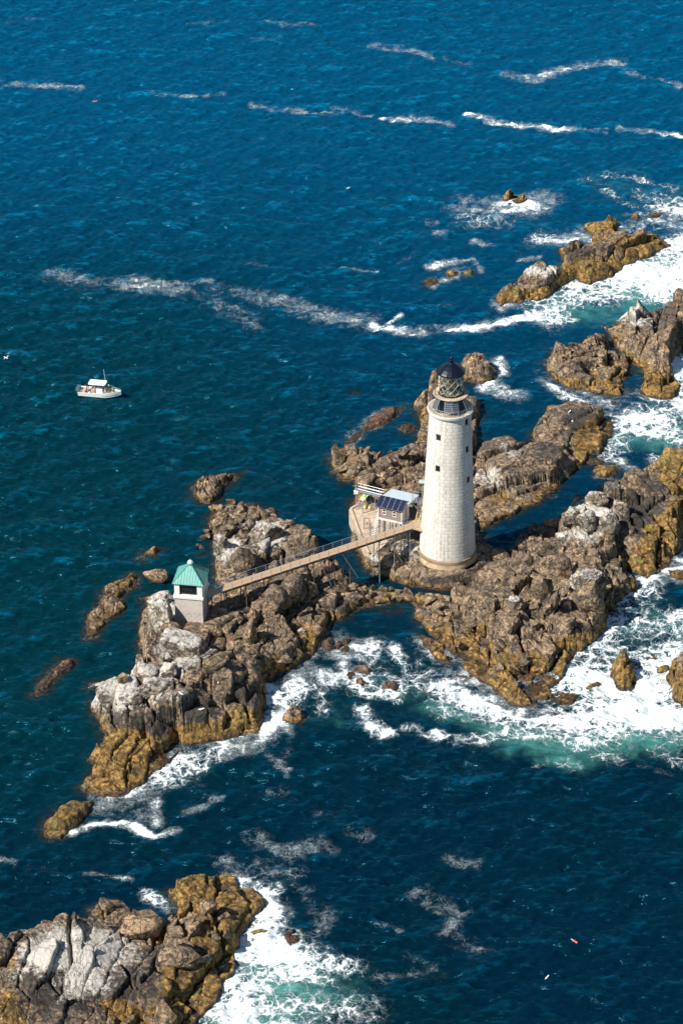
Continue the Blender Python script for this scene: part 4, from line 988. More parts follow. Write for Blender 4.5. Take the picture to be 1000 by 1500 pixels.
# ------------------------------------------------------------------ the lighthouse
def lighthouse():
    tx, ty = TWR.x, TWR.y
    z0 = 2.6
    zs = z_for(tx, ty, 801.5)          # seam between foundation and granite
    zg = z_for(tx, ty, 597.5)          # gallery deck
    zu = z_for(tx, ty, 575.5)          # ledge at the foot of the lantern
    ze = z_for(tx, ty, 543.5)          # eaves of the lantern roof
    za = z_for(tx, ty, 530.5)          # top of the roof cone
    zb = z_for(tx, ty, 524.5)          # ball
    R0, R1 = 4.52, 3.26
    T = thing('lighthouse', 'tall tapering pale granite lighthouse with dark lantern roof on the rocks', 'lighthouse', (tx, ty, 0))
    MB().lathe([(4.75, z0 - 2.5), (4.75, z0 + .2), (4.66, zs - 0.62)], 64).build('foundation', M_FOUND, T)
    MB().lathe([(4.70, zs - 0.62), (4.70, zs - .12), (4.6, zs)], 64).build('stained_band', M_FBAND, T)
    top = zg - 0.75
    def rad(z):
        t = (z - zs) / (top - zs)
        return R0 + (R1 - R0) * (t ** 0.92)
    MB().lathe([(rad(zs + (top - zs) * k / 12) - 0.28, zs + (top - zs) * k / 12) for k in range(13)], 64).build('tower_core', M_MORTAR, T)
    NC = 41
    ch = (top - zs) / NC
    NB = 22
    cam_a = math.atan2(-ty, -tx)
    wins = [(641.5, 642.5), (640.3, 687.5), (683.5, 616), (684.5, 660), (686, 705)]
    W_ = []
    for (wu, wv) in wins:
        best = None
        for i in range(160):
            a = cam_a - math.pi / 2 + math.pi * i / 160
            for j in range(3, NC - 1):
                z = zs + (j + 1) * ch
                r = rad(z)
                uu, vv = proj(tx + r * math.cos(a), ty + r * math.sin(a), z)
                e = abs(uu - wu) + abs(vv - wv)
                if best is None or e < best[0]: best = (e, a, j)
        W_.append((best[1], best[2]))
    whalf = 0.44
    def seg(rz0, rz1, z_0, z_1, a0, a1, n=3):
        """a curved block with chamfered rim, in tower coordinates"""
        m = MB()
        g = 0.018; cz = 0.03
        vs = []
        for k in range(n + 1):
            a = a0 + (a1 - a0) * k / n
            for (rr, z) in ((rz0 - .30, z_0), (rz0 - cz, z_0), (rz0, z_0 + cz), (rz1, z_1 - cz), (rz1 - cz, z_1), (rz1 - .30, z_1)):
                vs.append((rr * math.cos(a), rr * math.sin(a), z))
        fs = []
        for k in range(n):
            for q in range(5):
                fs.append((k * 6 + q, k * 6 + q + 1, (k + 1) * 6 + q + 1, (k + 1) * 6 + q))
        fs.append((0, 1, 2, 3, 4, 5)); fs.append(tuple(n * 6 + q for q in range(6))[::-1])
        m.add(vs, fs)
        return m
    rest = MB()
    cnt = 0
    for j in range(NC):
        z_0 = zs + j * ch + 0.019; z_1 = zs + (j + 1) * ch - 0.019
        ra, rb = rad(z_0), rad(z_1)
        ga = 0.020 / ra
        da = 2 * math.pi / NB
        offs = (j % 2) * 0.5 * da + 0.11 * math.sin(j * 3.1) * da
        me = None
        for k in range(NB):
            ac = offs + (k + .5) * da
            a0, a1 = ac - da / 2 + ga, ac + da / 2 - ga
            pieces = [(a0, a1)]
            cut = False
            for (wa, wj) in W_:
                if j in (wj, wj + 1):
                    ww = whalf / ra
                    np_ = []
                    for (p, q) in pieces:
                        sh = round((wa - (p + q) / 2) / (2 * math.pi)) * 2 * math.pi
                        lo, hi = wa - sh - ww, wa - sh + ww
                        if hi <= p or lo >= q: np_.append((p, q)); continue
                        cut = True
                        if lo > p + .02: np_.append((p, lo))
                        if hi < q - .02: np_.append((hi, q))
                    pieces = np_
            dang = (ac - cam_a + math.pi) % (2 * math.pi) - math.pi
            vis = abs(dang) < 0.98 and cnt < 298
            for (p, q) in pieces:
                if vis:
                    cnt += 1
                    if not cut:
                        if me is None:
                            me = seg(ra, rb, z_0, z_1, -da / 2 + ga, da / 2 - ga).mesh('granite_block')
                            me.materials.append(M_GRAN)
                        o = bpy.data.objects.new('granite_block', me); COL.objects.link(o)
                        o.rotation_euler = (0, 0, ac); o.parent = T
                    else:
                        mm = seg(ra, rb, z_0, z_1, p, q, 2).mesh('granite_block'); mm.materials.append(M_GRAN)
                        o = bpy.data.objects.new('granite_block', mm); COL.objects.link(o); o.parent = T
                else:
                    s_ = seg(ra, rb, z_0, z_1, p, q, 3)
                    rest.add(s_.v, s_.f)
    o = rest.build('granite_blocks', M_GRAN, T); o['kind'] = 'stuff'
    for (wa, wj) in W_:
        zc = zs + (wj + 1) * ch; r = rad(zc)
        f = MB()
        for s in (-1, 1):
            f.box((r - .16, s * (whalf - .02), 0), (.2, .04, 2 * ch - .1))
            f.box((r - .16, 0, s * (ch - .04)), (.2, 2 * whalf - .08, .04))
        fo = f.build('window', M_STONEW, T)
        fo.location = (0, 0, zc); fo.rotation_euler = (0, 0, wa)
        MB().box((r - .23, 0, 0), (.03, 2 * whalf - .08, 2 * ch - .12)).build('pane', M_GLASSD, fo)
    # gallery: corbelled ring, deck, railing
    MB().lathe([(R1 - .05, top), (R1 + .12, top + .12), (R1 + .22, top + .34), (3.62, top + .46), (3.66, zg - .02), (3.66, zg + .10), (3.4, zg + .12), (1.6, zg + .04)], 64).build('gallery', M_GRAN, T)
    MB().lathe([(3.42, zg + .125), (1.6, zg + .06), (1.6, zg + .09), (3.42, zg + .15)], 64, cap=False).build('gallery_deck', M_CONC, T)
    NP = 30
    for k in range(NP):
        a = k * 2 * math.pi / NP
        p = Vector((3.55 * math.cos(a), 3.55 * math.sin(a), zg + .1))
        MB().tube([p, p + Vector((0, 0, 1.0))], .02, 5).build('railing_post', M_RAIL, T)
    for hh in (0.5, 1.05):
        MB().tube([(3.55 * math.cos(k * 2 * math.pi / 48), 3.55 * math.sin(k * 2 * math.pi / 48), zg + .1 + hh) for k in range(49)], .018, 5).build('railing', M_RAIL, T)
    # watch room
    MB().lathe([(2.15, zg + .05), (2.12, zu - .1)], 32).build('watch_room', M_DARKM, T)
    d = MB(); d.box((2.16, 0, zg + 1.05), (.08, .8, 1.9)); od = d.build('door', M_BLACK, T); od.rotation_euler = (0, 0, cam_a - .55)
    MB().lathe([(2.1, zu - .16), (2.70, zu - .08), (2.76, zu), (2.70, zu + .08), (2.3, zu + .08), (1.7, zu + .06)], 48).build('upper_gallery', M_CONC, T)
    # lantern
    RL = 1.88
    gz0, gz1 = zu + .10, ze - .06
    MB().lathe([(RL + .12, zu + .04), (RL + .12, zu + .26), (RL - .08, zu + .27)], 32, cap=False).build('lantern_sill', M_DARKM, T)
    for k in range(16):
        a0 = k * 2 * math.pi / 16 + .02; a1 = (k + 1) * 2 * math.pi / 16 - .02
        MB().lathe([(RL - .02, zu + .27), (RL, zu + .27), (RL, gz1), (RL - .02, gz1), (RL - .02, zu + .27)], 2, a0=a0, a1=a1, cap=False).build('lantern_pane', M_GLASS, T)
    nd = 10
    for sgn in (1, -1):
        for k in range(nd):
            pts = []
            for i in range(7):
                a = (k + sgn * 2.6 * i / 6) * 2 * math.pi / nd
                pts.append(((RL + .03) * math.cos(a), (RL + .03) * math.sin(a), zu + .27 + (gz1 - zu - .27) * i / 6))
            MB().tube(pts, .035, 5).build('astragal', M_BRONZE, T)
    ln = [(.35, 0)]
    for i in range(14):
        t = i / 13
        r = .55 + .55 * math.sin(math.pi * min(1, max(0, t * .96 + .02)))
        ln += [(r, .15 + t * 2.3), (r - .10, .15 + t * 2.3 + .12)]
    ln.append((.2, 2.7))
    MB().lathe(ln, 12, (0, 0, zu + .3)).build('lens', M_LENS, T)
    MB().lathe([(.55, 0), (.5, .9)], 16, (0, 0, zu + .06)).build('lens_pedestal', M_WHITEP, T)
    # roof, sixteen flat sides, with ventilator and ball
    NR = 16
    MB().lathe([(RL - .1, ze - .1), (2.22, ze - .18), (2.25, ze + .04), (2.08, ze + (za - ze) * .17), (1.66, ze + (za - ze) * .42), (1.1, ze + (za - ze) * .68), (.6, ze + (za - ze) * .86), (.32, za), (.30, za + .12)], NR).build('roof', M_BLACK, T)
    MB().lathe([(.28, za + .08), (.20, za + .25), (.30, za + .3), (.16, za + .5)], 16).build('roof_neck', M_BLACK, T, True)
    MB().lathe([(.01, -.34), (.18, -.29), (.30, -.14), (.34, .02), (.29, .18), (.17, .29), (.01, .34)], 16, (0, 0, zb)).build('roof_ball', M_BLACK, T, True)
    MB().tube([(0, 0, zb + .3), (0, 0, zb + .95)], .02, 5).build('lightning_rod', M_DARKM, T)
    # rust coloured mast on the left of the ledge
    MB().lathe([(1.86, zg + .3), (1.9, zu - .2)], 16).build('inner_wall', M_DARKIN, T)
    p = Vector((2.62 * math.cos(cam_a - 1.17), 2.62 * math.sin(cam_a - 1.17), zu))
    MB().tube([p, p + Vector((0, 0, 4.7))], .07, 6).build('mast', M_RUST, T)
    # solar panels standing on the gallery
    for (ang, w) in ((-.95, 1.05), (-.12, 1.2), (.28, 1.05)):
        a = cam_a + ang
        fr = MB(); fr.box((0, 0, 0), (w, .06, 1.75))
        pf = fr.build('solar_panel', M_SFRAME, T)
        cl = MB()
        for i in range(3 if w < 1.1 else 3):
            for j in range(5):
                cl.box(((i - 1) * w / 3.12, -.045, (j - 2) * .335), (w / 3.3, .03, .30))
        cl.build('solar_cells', M_SOLARG, pf)
        pf.location = (2.75 * math.cos(a), 2.75 * math.sin(a), zg + 1.55)
        pf.rotation_euler = (math.radians(-28), 0, a + math.pi / 2)
        for s in (-1, 1):
            t_ = Vector((math.cos(a + math.pi / 2), math.sin(a + math.pi / 2), 0)) * s * w * .35
            q = Vector((3.15 * math.cos(a), 3.15 * math.sin(a), zg + .1)) + t_
            MB().bar(q, q + Vector((0, 0, .85)), .07).build('panel_leg', M_GALV, T)
            q2 = Vector((2.4 * math.cos(a), 2.4 * math.sin(a), zg + .1)) + t_
            MB().bar(q2, q2 + Vector((0, 0, 2.0)), .06).build('panel_leg', M_GALV, T)
    # stay braces at the right of the gallery
    for ang in (.95, 1.12):
        a = cam_a + ang
        MB().tube([(3.45 * math.cos(a), 3.45 * math.sin(a), zg + .15), (2.65 * math.cos(a - .2), 2.65 * math.sin(a - .2), zu)], .04, 5).build('stay', M_GALV, T)
    # iron landing and ladder on the left side of the tower
    la = cam_a - math.pi / 2 - .12
    zl = zs + 8.2
    dv = Vector((math.cos(la), math.sin(la), 0)); tv = Vector((-math.sin(la), math.cos(la), 0))
    rl = rad(zl)
    lad = MB()
    for s in (-.25, .25):
        lad.tube([dv * (rl + .35) + tv * s + Vector((0, 0, zs + 1)), dv * (rl + .12) + tv * s + Vector((0, 0, zl + 4.2))], .03, 5)
    for k in range(30):
        z = zs + 1.2 + k * .36
        lad.tube([dv * (rl + .35 - .23 * k / 30) - tv * .25 + Vector((0, 0, z)), dv * (rl + .35 - .23 * k / 30) + tv * .25 + Vector((0, 0, z))], .018, 4)
    lad.build('ladder', M_GALV, T)
    pl = MB()
    c = dv * (rl + .9)
    for k in range(7):
        pl.bar(c + dv * (.26 * k - .8) - tv * .8 + Vector((0, 0, zl)), c + dv * (.26 * k - .8) + tv * .8 + Vector((0, 0, zl)), .10, .04)
    pl.build('landing_grating', M_GALV, T)
    lr = MB()
    for s in (-.8, .8):
        for e in (0, .8):
            lr.tube([c + dv * e + tv * s + Vector((0, 0, zl)), c + dv * e + tv * s + Vector((0, 0, zl + 1.1))], .03, 5)
        lr.tube([c - dv * .6 + tv * s + Vector((0, 0, zl + 1.1)), c + dv * .8 + tv * s + Vector((0, 0, zl + 1.1))], .03, 5)
        lr.tube([c + dv * .7 + tv * s + Vector((0, 0, zl)), c - dv * .9 + tv * s * .7 + Vector((0, 0, zl - 2.2))], .035, 5)
    lr.tube([c + dv * .8 - tv * .8 + Vector((0, 0, zl + 1.1)), c + dv * .8 + tv * .8 + Vector((0, 0, zl + 1.1))], .03, 5)
    lr.build('landing_railing', M_GALV, T)
    MB().box((0, 0, 0), (1.0, 1.0, .10)).build('hoist_bracket', M_PALEC, T).location = dv * (rad(zl + 3.6) + .35) + Vector((0, 0, zl + 3.6))
    return zs
lighthouse()

# ------------------------------------------------------------------ oil house
def oil_house():
    z0 = 4.0
    a = P(257, 909, z0); b = P(297.5, 912.5, z0)       # foot of the front wall
    w = (b - a).length
    rz = math.atan2(b.y - a.y, b.x - a.x)
    T = thing('oil_house', 'small square stone oil house with green hipped copper roof and dome finial', 'building', ((a + b) / 2)[:], rz)
    # front wall on y = 0, house extends to +y
    hw = w / 2
    def zl(v, u=297.0):
        return z_for(b.x, b.y, v) - z0
    h1 = zl(875.5)            # sill band
    he = zl(857.5)            # eaves
    dd = w                   # depth
    # stone courses of the battered base: four courses of stones at the foot, smooth wall above
    hc = 1.75
    nC = 4
    MB().prism([(-hw + .06, .06), (hw - .06, .06), (hw - .06, dd - .06), (-hw + .06, dd - .06)], -2.0, h1 + .05).build('wall_core', M_MORTAR, T)
    for j in range(nC):
        za, zb = j * hc / nC + .025, (j + 1) * hc / nC - .025
        n = 5
        off = (j % 2) * .5
        e = .10 * (nC - j) / nC
        for side in range(4):
            cuts = sorted({-hw - e, hw + e} | {-hw + (k + off) * w / n for k in range(n + 1) if -hw + .2 < -hw + (k + off) * w / n < hw - .2})
            for p, q in zip(cuts[:-1], cuts[1:]):
                m = MB()
                ylo, yhi = -e, .3
                if side in (1, 3): p, q = max(p, -hw + .3), min(q, hw - .3)
                if q - p < .1: continue
                m.box(((p + q) / 2, (ylo + yhi) / 2, (za + zb) / 2), (q - p - .05, yhi - ylo, zb - za))
                M_ = Matrix.Translation((0, dd / 2, 0)) @ Matrix.Rotation(side * math.pi / 2, 4, 'Z') @ Matrix.Translation((0, -dd / 2, 0))
                m.v = [tuple(M_ @ Vector(v)) for v in m.v]
                m.build('stone', M_STONEW, T)
    MB().prism([(-hw, 0), (hw, 0), (hw, dd), (-hw, dd)], hc + .01, h1 - .42).build('wall', M_STONEW, T)
    s = .18
    MB().prism([(-hw - s, -s), (hw + s, -s), (hw + s, dd + s), (-hw - s, dd + s)], h1 - .41, h1).build('sill_band', M_WHITEP, T)
    # lantern storey: four piers and window in front, closed sides
    pw = .8
    hs = h1 + .002
    for sx in (-1, 1):
        MB().box((sx * (hw - pw / 2), pw / 2, (hs + he) / 2), (pw, pw, he - hs)).build('pier', M_WHITEP, T)
        MB().box((sx * (hw - .15), (pw + dd) / 2 + .001, (hs + he) / 2), (.3, dd - pw, he - hs)).build('side_wall', M_WHITEP, T)
    MB().box((0, dd - .15, (hs + he) / 2), (w - .61, .3, he - hs)).build('back_wall', M_WHITEP, T)
    MB().box((0, .25, hs + .08), (w - 2 * pw - .004, .5, .16)).build('window_sill', M_WHITEP, T)
    ww = w - 2 * pw
    fr = MB()
    for k in (-.5, -.17, .17, .5):
        fr.box((k * (ww - .1), .32, (hs + .16 + he) / 2), (.07, .08, he - hs - .16))
    fo = fr.build('window', M_DARKM, T)
    for k in (-.333, 0, .333):
        MB().box((k * (ww - .1), .34, (hs + .16 + he) / 2), (ww / 3 - .1, .03, he - hs - .17)).build('pane', M_GLASSD, fo)
    # things seen behind the glass are left to reflection; roof
    ov = .26
    rh = 2.15
    cx, cy = 0.0, dd / 2
    cr = .32
    E = [(-hw - ov, -ov), (hw + ov, -ov), (hw + ov, dd + ov), (-hw - ov, dd + ov)]
    Tt = [(cx - cr, cy - cr), (cx + cr, cy - cr), (cx + cr, cy + cr), (cx - cr, cy + cr)]
    RF = MB()
    vs = [(x, y, he - .06) for x, y in E] + [(x, y, he + .06) for x, y in E] + [(x, y, he + rh) for x, y in Tt]
    RF.add(vs, [(3, 2, 1, 0), (0, 1, 5, 4), (1, 2, 6, 5), (2, 3, 7, 6), (3, 0, 4, 7), (4, 5, 9, 8), (5, 6, 10, 9), (6, 7, 11, 10), (7, 4, 8, 11), (8, 9, 10, 11)])
    rf = RF.build('roof', M_COPPER, T)
    for i in range(4):
        e0, e1 = Vector((*E[i], he + .06)), Vector((*E[(i + 1) % 4], he + .06))
        t0, t1 = Vector((*Tt[i], he + rh)), Vector((*Tt[(i + 1) % 4], he + rh))
        MB().bar(e0 + Vector((0, 0, .03)), t0 + Vector((0, 0, .03)), .09, .09).build('hip_seam', M_COPPERD, rf)
        L = (e1 - e0).length
        n = 11
        d = (e1 - e0).normalized()
        mid_e, mid_t = (e0 + e1) / 2, (t0 + t1) / 2
        slope = mid_t - mid_e
        half_e, half_t = L / 2, (t1 - t0).length / 2
        for k in range(1, n):
            x = (k / n - .5) * L
            f = 1.0 if abs(x) < half_t else (half_e - abs(x)) / (half_e - half_t)
            if f < .06: continue
            MB().bar(mid_e + d * x + Vector((0, 0, .02)), mid_e + d * x + slope * f + Vector((0, 0, .02)), .045, .05).build('roof_seam', M_COPPERD, rf)
    MB().box((cx, cy, he + rh + .16), (.66, .66, .36)).build('cupola', M_COPPER, T)
    MB().lathe([(.50, 0), (.50, .08), (.42, .28), (.25, .46), (.05, .54)], 16, (cx, cy, he + rh + .34)).build('dome_finial', M_PALEC, T, True)
    MB().tube([(cx, cy, he + rh + .85), (cx, cy, he + rh + 1.15)], .03, 5).build('finial_spike', M_PALEC, T)
    # ladder on the right wall, from the pad to the bridge landing
    ld = MB()
    for s_ in (1.6, 2.15):
        ld.tube([(hw + .22, s_, -.1), (hw + .22, s_, h1 + .8)], .03, 5)
    for k in range(13):
        ld.tube([(hw + .22, 1.6, .1 + k * .38), (hw + .22, 2.15, .1 + k * .38)], .02, 4)
    tag(ld.build('ladder', M_RAIL), 'steel ladder from the concrete pad up beside the oil house', 'ladder')
    l = bpy.data.objects['ladder'] if 'ladder' in bpy.data.objects and bpy.data.objects['ladder'].parent is None else COL.objects[-1]
    l = [o for o in COL.objects if o.name.startswith('ladder') and o.parent is None][-1]
    l.location = T.location; l.rotation_euler = T.rotation_euler
    # pad
    R = Matrix.Translation(T.location) @ Matrix.Rotation(rz, 4, 'Z')
    pad = MB().prism([tuple((R @ Vector((x, y, 0)))[:2]) for x, y in ((hw + .12, -1.2), (hw + 3.0, -.2), (hw + 3.0, 4.4), (hw + .12, 4.4))], 1.0, z0 + .05)
    tag(pad.build('concrete_pad', M_PAD), 'small tan concrete pad at the right foot of the oil house', 'concrete pad')
    pad = MB().prism([tuple((R @ Vector((x, y, 0)))[:2]) for x, y in ((-1.2, -1.1), (hw - .2, -1.1), (hw - .2, -.15), (-1.2, -.15))], 1.0, z0 - .35)
    tag(pad.build('concrete_step', M_PAD), 'pale tan concrete footing below the oil house front wall', 'footing')
    return T, R, hw, h1, z0, w
OIL, OILR, OHW, OH1, OZ0, OW = oil_house()

# ------------------------------------------------------------------ footbridge
DECK = 8.0
def footbridge():
    A = P(322, 863, DECK); B = P(600, 771, DECK)
    d = (B - A); L = d.length; d.normalize()
    s = Vector((-d.y, d.x, 0))                   # to the far side
    T = thing('footbridge', 'long wooden footbridge on dark trestles from oil house to lighthouse', 'footbridge', (0, 0, 0))
    hw = .85
    for q in (-hw + .08, 0, hw - .08):
        MB().bar(A + s * q + Vector((0, 0, -.22)), B + s * q + Vector((0, 0, -.22)), .14, .32).build('beam', M_BEAM, T)
    n = int(L / .30)
    pm = MB(); pm.box((0, 0, 0), (.26, 2 * hw, .055)); me = pm.mesh('plank'); me.materials.append(M_WOOD)
    rz = math.atan2(d.y, d.x)
    for k in range(n):
        o = bpy.data.objects.new('plank', me); COL.objects.link(o); o.parent = T
        o.location = A + d * (k + .5) * L / n + Vector((0, 0, random.uniform(-.006, .006))); o.rotation_euler = (0, 0, rz + random.uniform(-.01, .01))
    NP = int(L / 1.75)
    for k in range(NP + 1):
        for sg in (-1, 1):
            p = A + d * (k * L / NP) + s * sg * hw
            MB().tube([p + Vector((0, 0, -.2)), p + Vector((0, 0, 1.05))], .05, 5).build('railing_post', M_RAIL, T)
    for sg, hs in ((1, (.35, .7, 1.05)), (-1, (.55, 1.05))):
        for h in hs:
            MB().tube([A + s * sg * hw + Vector((0, 0, h)), B + s * sg * hw + Vector((0, 0, h))], .028 if sg == 1 else .022, 5).build('railing', M_RAIL, T)
    # trestle bents
    for f in (.02, .12, .24, .36, .47, .58, .66, .82, .90, .985):
        c = A + d * L * f
        for sg in (-1, 1):
            foot = c + s * sg * 1.0
            g = max(-.5, ground_z(foot.x, foot.y) - .5)
            MB().tube([c + s * sg * .75 + Vector((0, 0, -.3)), Vector((foot.x, foot.y, g))], .085 if f < .8 else .07, 6).build('trestle_post', M_BEAM if f < .8 else M_GALV, T)
        MB().bar(c - s * .95 + Vector((0, 0, -.45)), c + s * .95 + Vector((0, 0, -.45)), .16, .2).build('crossbeam', M_BEAM, T)
        MB().tube([c - s * .8 + Vector((0, 0, -.6)), c + s * .95 + Vector((0, 0, -4.5))], .045, 5).build('brace', M_GALV if f > .6 else M_BEAM, T)
    for f, g in ((.30, .38), (.5, .56), (.62, .70), (.86, .94)):
        MB().tube([A + d * L * f - s * .8 + Vector((0, 0, -.4)), A + d * L * g - s * 1.2 + Vector((0, 0, -5.5))], .05, 5).build('stay_rod', M_GALV, T)
    # landing beside the oil house
    a = OILR @ Vector((OHW + .35, 1.0, 0)); b_ = OILR @ Vector((OHW + .35, 4.0, 0))
    poly = [(a.x, a.y), tuple((A - s * hw)[:2]), tuple((A + s * hw)[:2]), (b_.x, b_.y)]
    zt = DECK + .02
    MB().prism(poly, zt - .14, zt).build('landing', M_WOOD, T)
    r = MB()
    pf = [Vector((b_.x, b_.y, zt)), A + s * hw]
    pn = [Vector((a.x, a.y, zt)), A - s * hw]
    for pts in (pf, pn):
        for h in (.5, 1.05):
            r.tube([Vector((p.x, p.y, zt + h)) for p in pts], .035, 5)
        for t in (0, .5, 1):
            q = pts[0].lerp(pts[1], t)
            r.tube([Vector((q.x, q.y, zt)), Vector((q.x, q.y, zt + 1.05))], .04, 5)
    r.build('landing_railing', M_RAIL, T)
    for q in (a, b_):
        MB().tube([(q.x + .3, q.y, zt - .1), (q.x + .3, q.y, 2)], .09, 6).build('trestle_post', M_BEAM, T)
    # wider landing at the tower door
    e = [B - s * hw, B + s * hw, P(614, 757, DECK), P(620, 779, DECK)]
    MB().prism([(q.x, q.y) for q in e][::1], DECK - .12, DECK + .02).build('tower_landing', M_WOOD, T)
    return d, s
BD, BS = footbridge()

# ------------------------------------------------------------------ wharf, shed and what stands on them
WZ = 2.7
def wharf():
    pts = [(511, 746), (524, 738), (552, 738), (604, 744), (606, 775), (572, 790), (548, 812), (540, 808), (526, 786)]
    poly = [tuple(P(u, v, WZ)[:2]) for u, v in pts]
    W_ = thing('wharf', 'weathered concrete wharf beneath the shed at the water edge', 'wharf')
    MB().prism(poly, -1.5, WZ).build('slab', M_CONC, W_)
    k = MB()
    for p, q in (((512, 747), (526, 786)), ((526, 786), (538, 811)), ((512, 746), (524, 739))):
        k.bar(P(*p, WZ) + Vector((.2, 0, .12)), P(*q, WZ) + Vector((.2, 0, .12)), .38, .24)
    k.build('kerb', M_PAD, W_)
    for (u, v, s) in ((541, 778, .5), (547, 785, .4), (532, 765, .45)):
        MB().box(P(u, v, WZ) + Vector((0, 0, .03)), (s * 2.4, s * 2, .06), .5).build('patch', M_PAD, W_)
    # mast with cables at the corner
    m = thing('flag_mast', 'thin grey mast at the seaward corner of the wharf', 'mast', P(521, 747, WZ)[:])
    MB().tube([(0, 0, 0), (0, 0, 5.9)], .07, 6).build('pole', M_GALV, m)
    MB().box((0, 0, 3.4), (.7, .5, .5)).build('junction_box', M_WHITEP, m)
    MB().tube([(-.5, 0, 4.6), (.6, 0, 4.6)], .04, 5).build('crossarm', M_GALV, m)
    # raised walkway rail
    c = thing('catwalk', 'narrow raised steel catwalk with railings behind the wharf', 'catwalk')
    z = 6.2
    A, B = P(522, 717, z), P(561, 727, z)
    d = (B - A).normalized(); s = Vector((-d.y, d.x, 0))
    MB().bar(A, B, .9, .10).build('deck', M_GALV, c)
    for sg in (-1, 1):
        for k_ in range(6):
            q = A.lerp(B, k_ / 5) + s * sg * .45
            MB().tube([q, q + Vector((0, 0, 1))], .035, 5).build('railing_post', M_GALV, c)
        for h in (.5, 1.0):
            MB().tube([A + s * sg * .45 + Vector((0, 0, h)), B + s * sg * .45 + Vector((0, 0, h))], .03, 5).build('railing', M_GALV, c)
    for t in (.02, .35, .7, .98):
        q = A.lerp(B, t)
        MB().tube([q, (q.x, q.y, 0)], .06, 5).build('leg', M_GALV, c)
    # crane posts with green tarpaulin
    t = thing('tarpaulin_table', 'pale green tarpaulin draped over a frame on the wharf', 'tarpaulin', P(536, 737, WZ)[:], -.4)
    m = MB()
    vs = []; nx_, ny_ = 8, 5
    for i in range(nx_ + 1):
        for j in range(ny_ + 1):
            x = (i / nx_ - .5) * 1.9; y = (j / ny_ - .5) * 1.5
            e = max(abs(i / nx_ - .5), abs(j / ny_ - .5)) * 2
            vs.append((x, y, 1.35 - (.5 if e > .98 else 0) + .05 * math.sin(i * 2.1 + j)))
    m.add(vs, [(i * (ny_ + 1) + j, (i + 1) * (ny_ + 1) + j, (i + 1) * (ny_ + 1) + j + 1, i * (ny_ + 1) + j + 1) for i in range(nx_) for j in range(ny_)])
    m.build('tarpaulin', M_TARP, t)
    for x in (-.8, .8):
        for y in (-.6, .6):
            MB().tube([(x, y, 0), (x, y, 1.25)], .04, 5).build('leg', M_GALV, t)
    for u, v, h, lab in ((531, 752, 2.2, 'left of the two short grey posts on the wharf apron'), (542.5, 790, 3.0, 'tall grey post near the footbridge on the wharf')):
        o = thing('mooring_post', lab, 'post', P(u, v, WZ)[:])
        MB().tube([(0, 0, 0), (0, 0, h)], .11, 8).build('pole', M_GALV, o)
        MB().lathe([(.15, h), (.15, h + .08)], 8).build('cap', M_GALV, o)
    o = thing('hoist_frame', 'rusty upright hoist frame on the wharf apron', 'hoist', P(537, 776, WZ)[:], -.3)
    for x in (-.45, .45):
        MB().tube([(x, 0, 0), (x, 0, 2.2)], .07, 6).build('post', M_RUST, o)
    MB().tube([(-.45, 0, 2.2), (.45, 0, 2.2)], .07, 6).build('crossbar', M_RUST, o)
    MB().lathe([(.22, -.2), (.22, .2)], 10, (0, 0, 1.2)).build('drum', M_GALV, o)
    # floats and gear
    def buoy(u, v, mat, lab):
        o = thing('float', lab, 'float', P(u, v, WZ)[:])
        MB().lathe([(.02, 0), (.2, .08), (.27, .32), (.2, .58), (.04, .68)], 12).build('ball', mat, o, True)
        MB().lathe([(.29, .27), (.29, .37)], 12).build('band', M_WHITEP, o)
    buoy(524, 741, M_ORANGE, 'orange float standing nearest the mast on the wharf')
    buoy(526.5, 738, M_ORANGE, 'orange float between the mast and the green tarpaulin')
    buoy(534, 745, M_YELL, 'yellow float beneath the green tarpaulin')
    buoy(541, 746, M_YELL, 'yellow float right of the green tarpaulin')
    for u, v, mat, lab, r in ((545, 744, M_WHITEP, 'white tub near the shed steps', .4), (529, 742, M_CRATE, 'blue grey crate beside the orange floats', .1), (543, 739, M_WHITEP, 'white locker behind the yellow float', .9)):
        o = thing('crate', lab, 'crate', P(u, v, WZ)[:], r)
        MB().box((0, 0, .3), (.9, .6, .6)).build('body', mat, o)
        MB().box((0, 0, .63), (.96, .66, .05)).build('lid', M_GALV, o)
wharf()

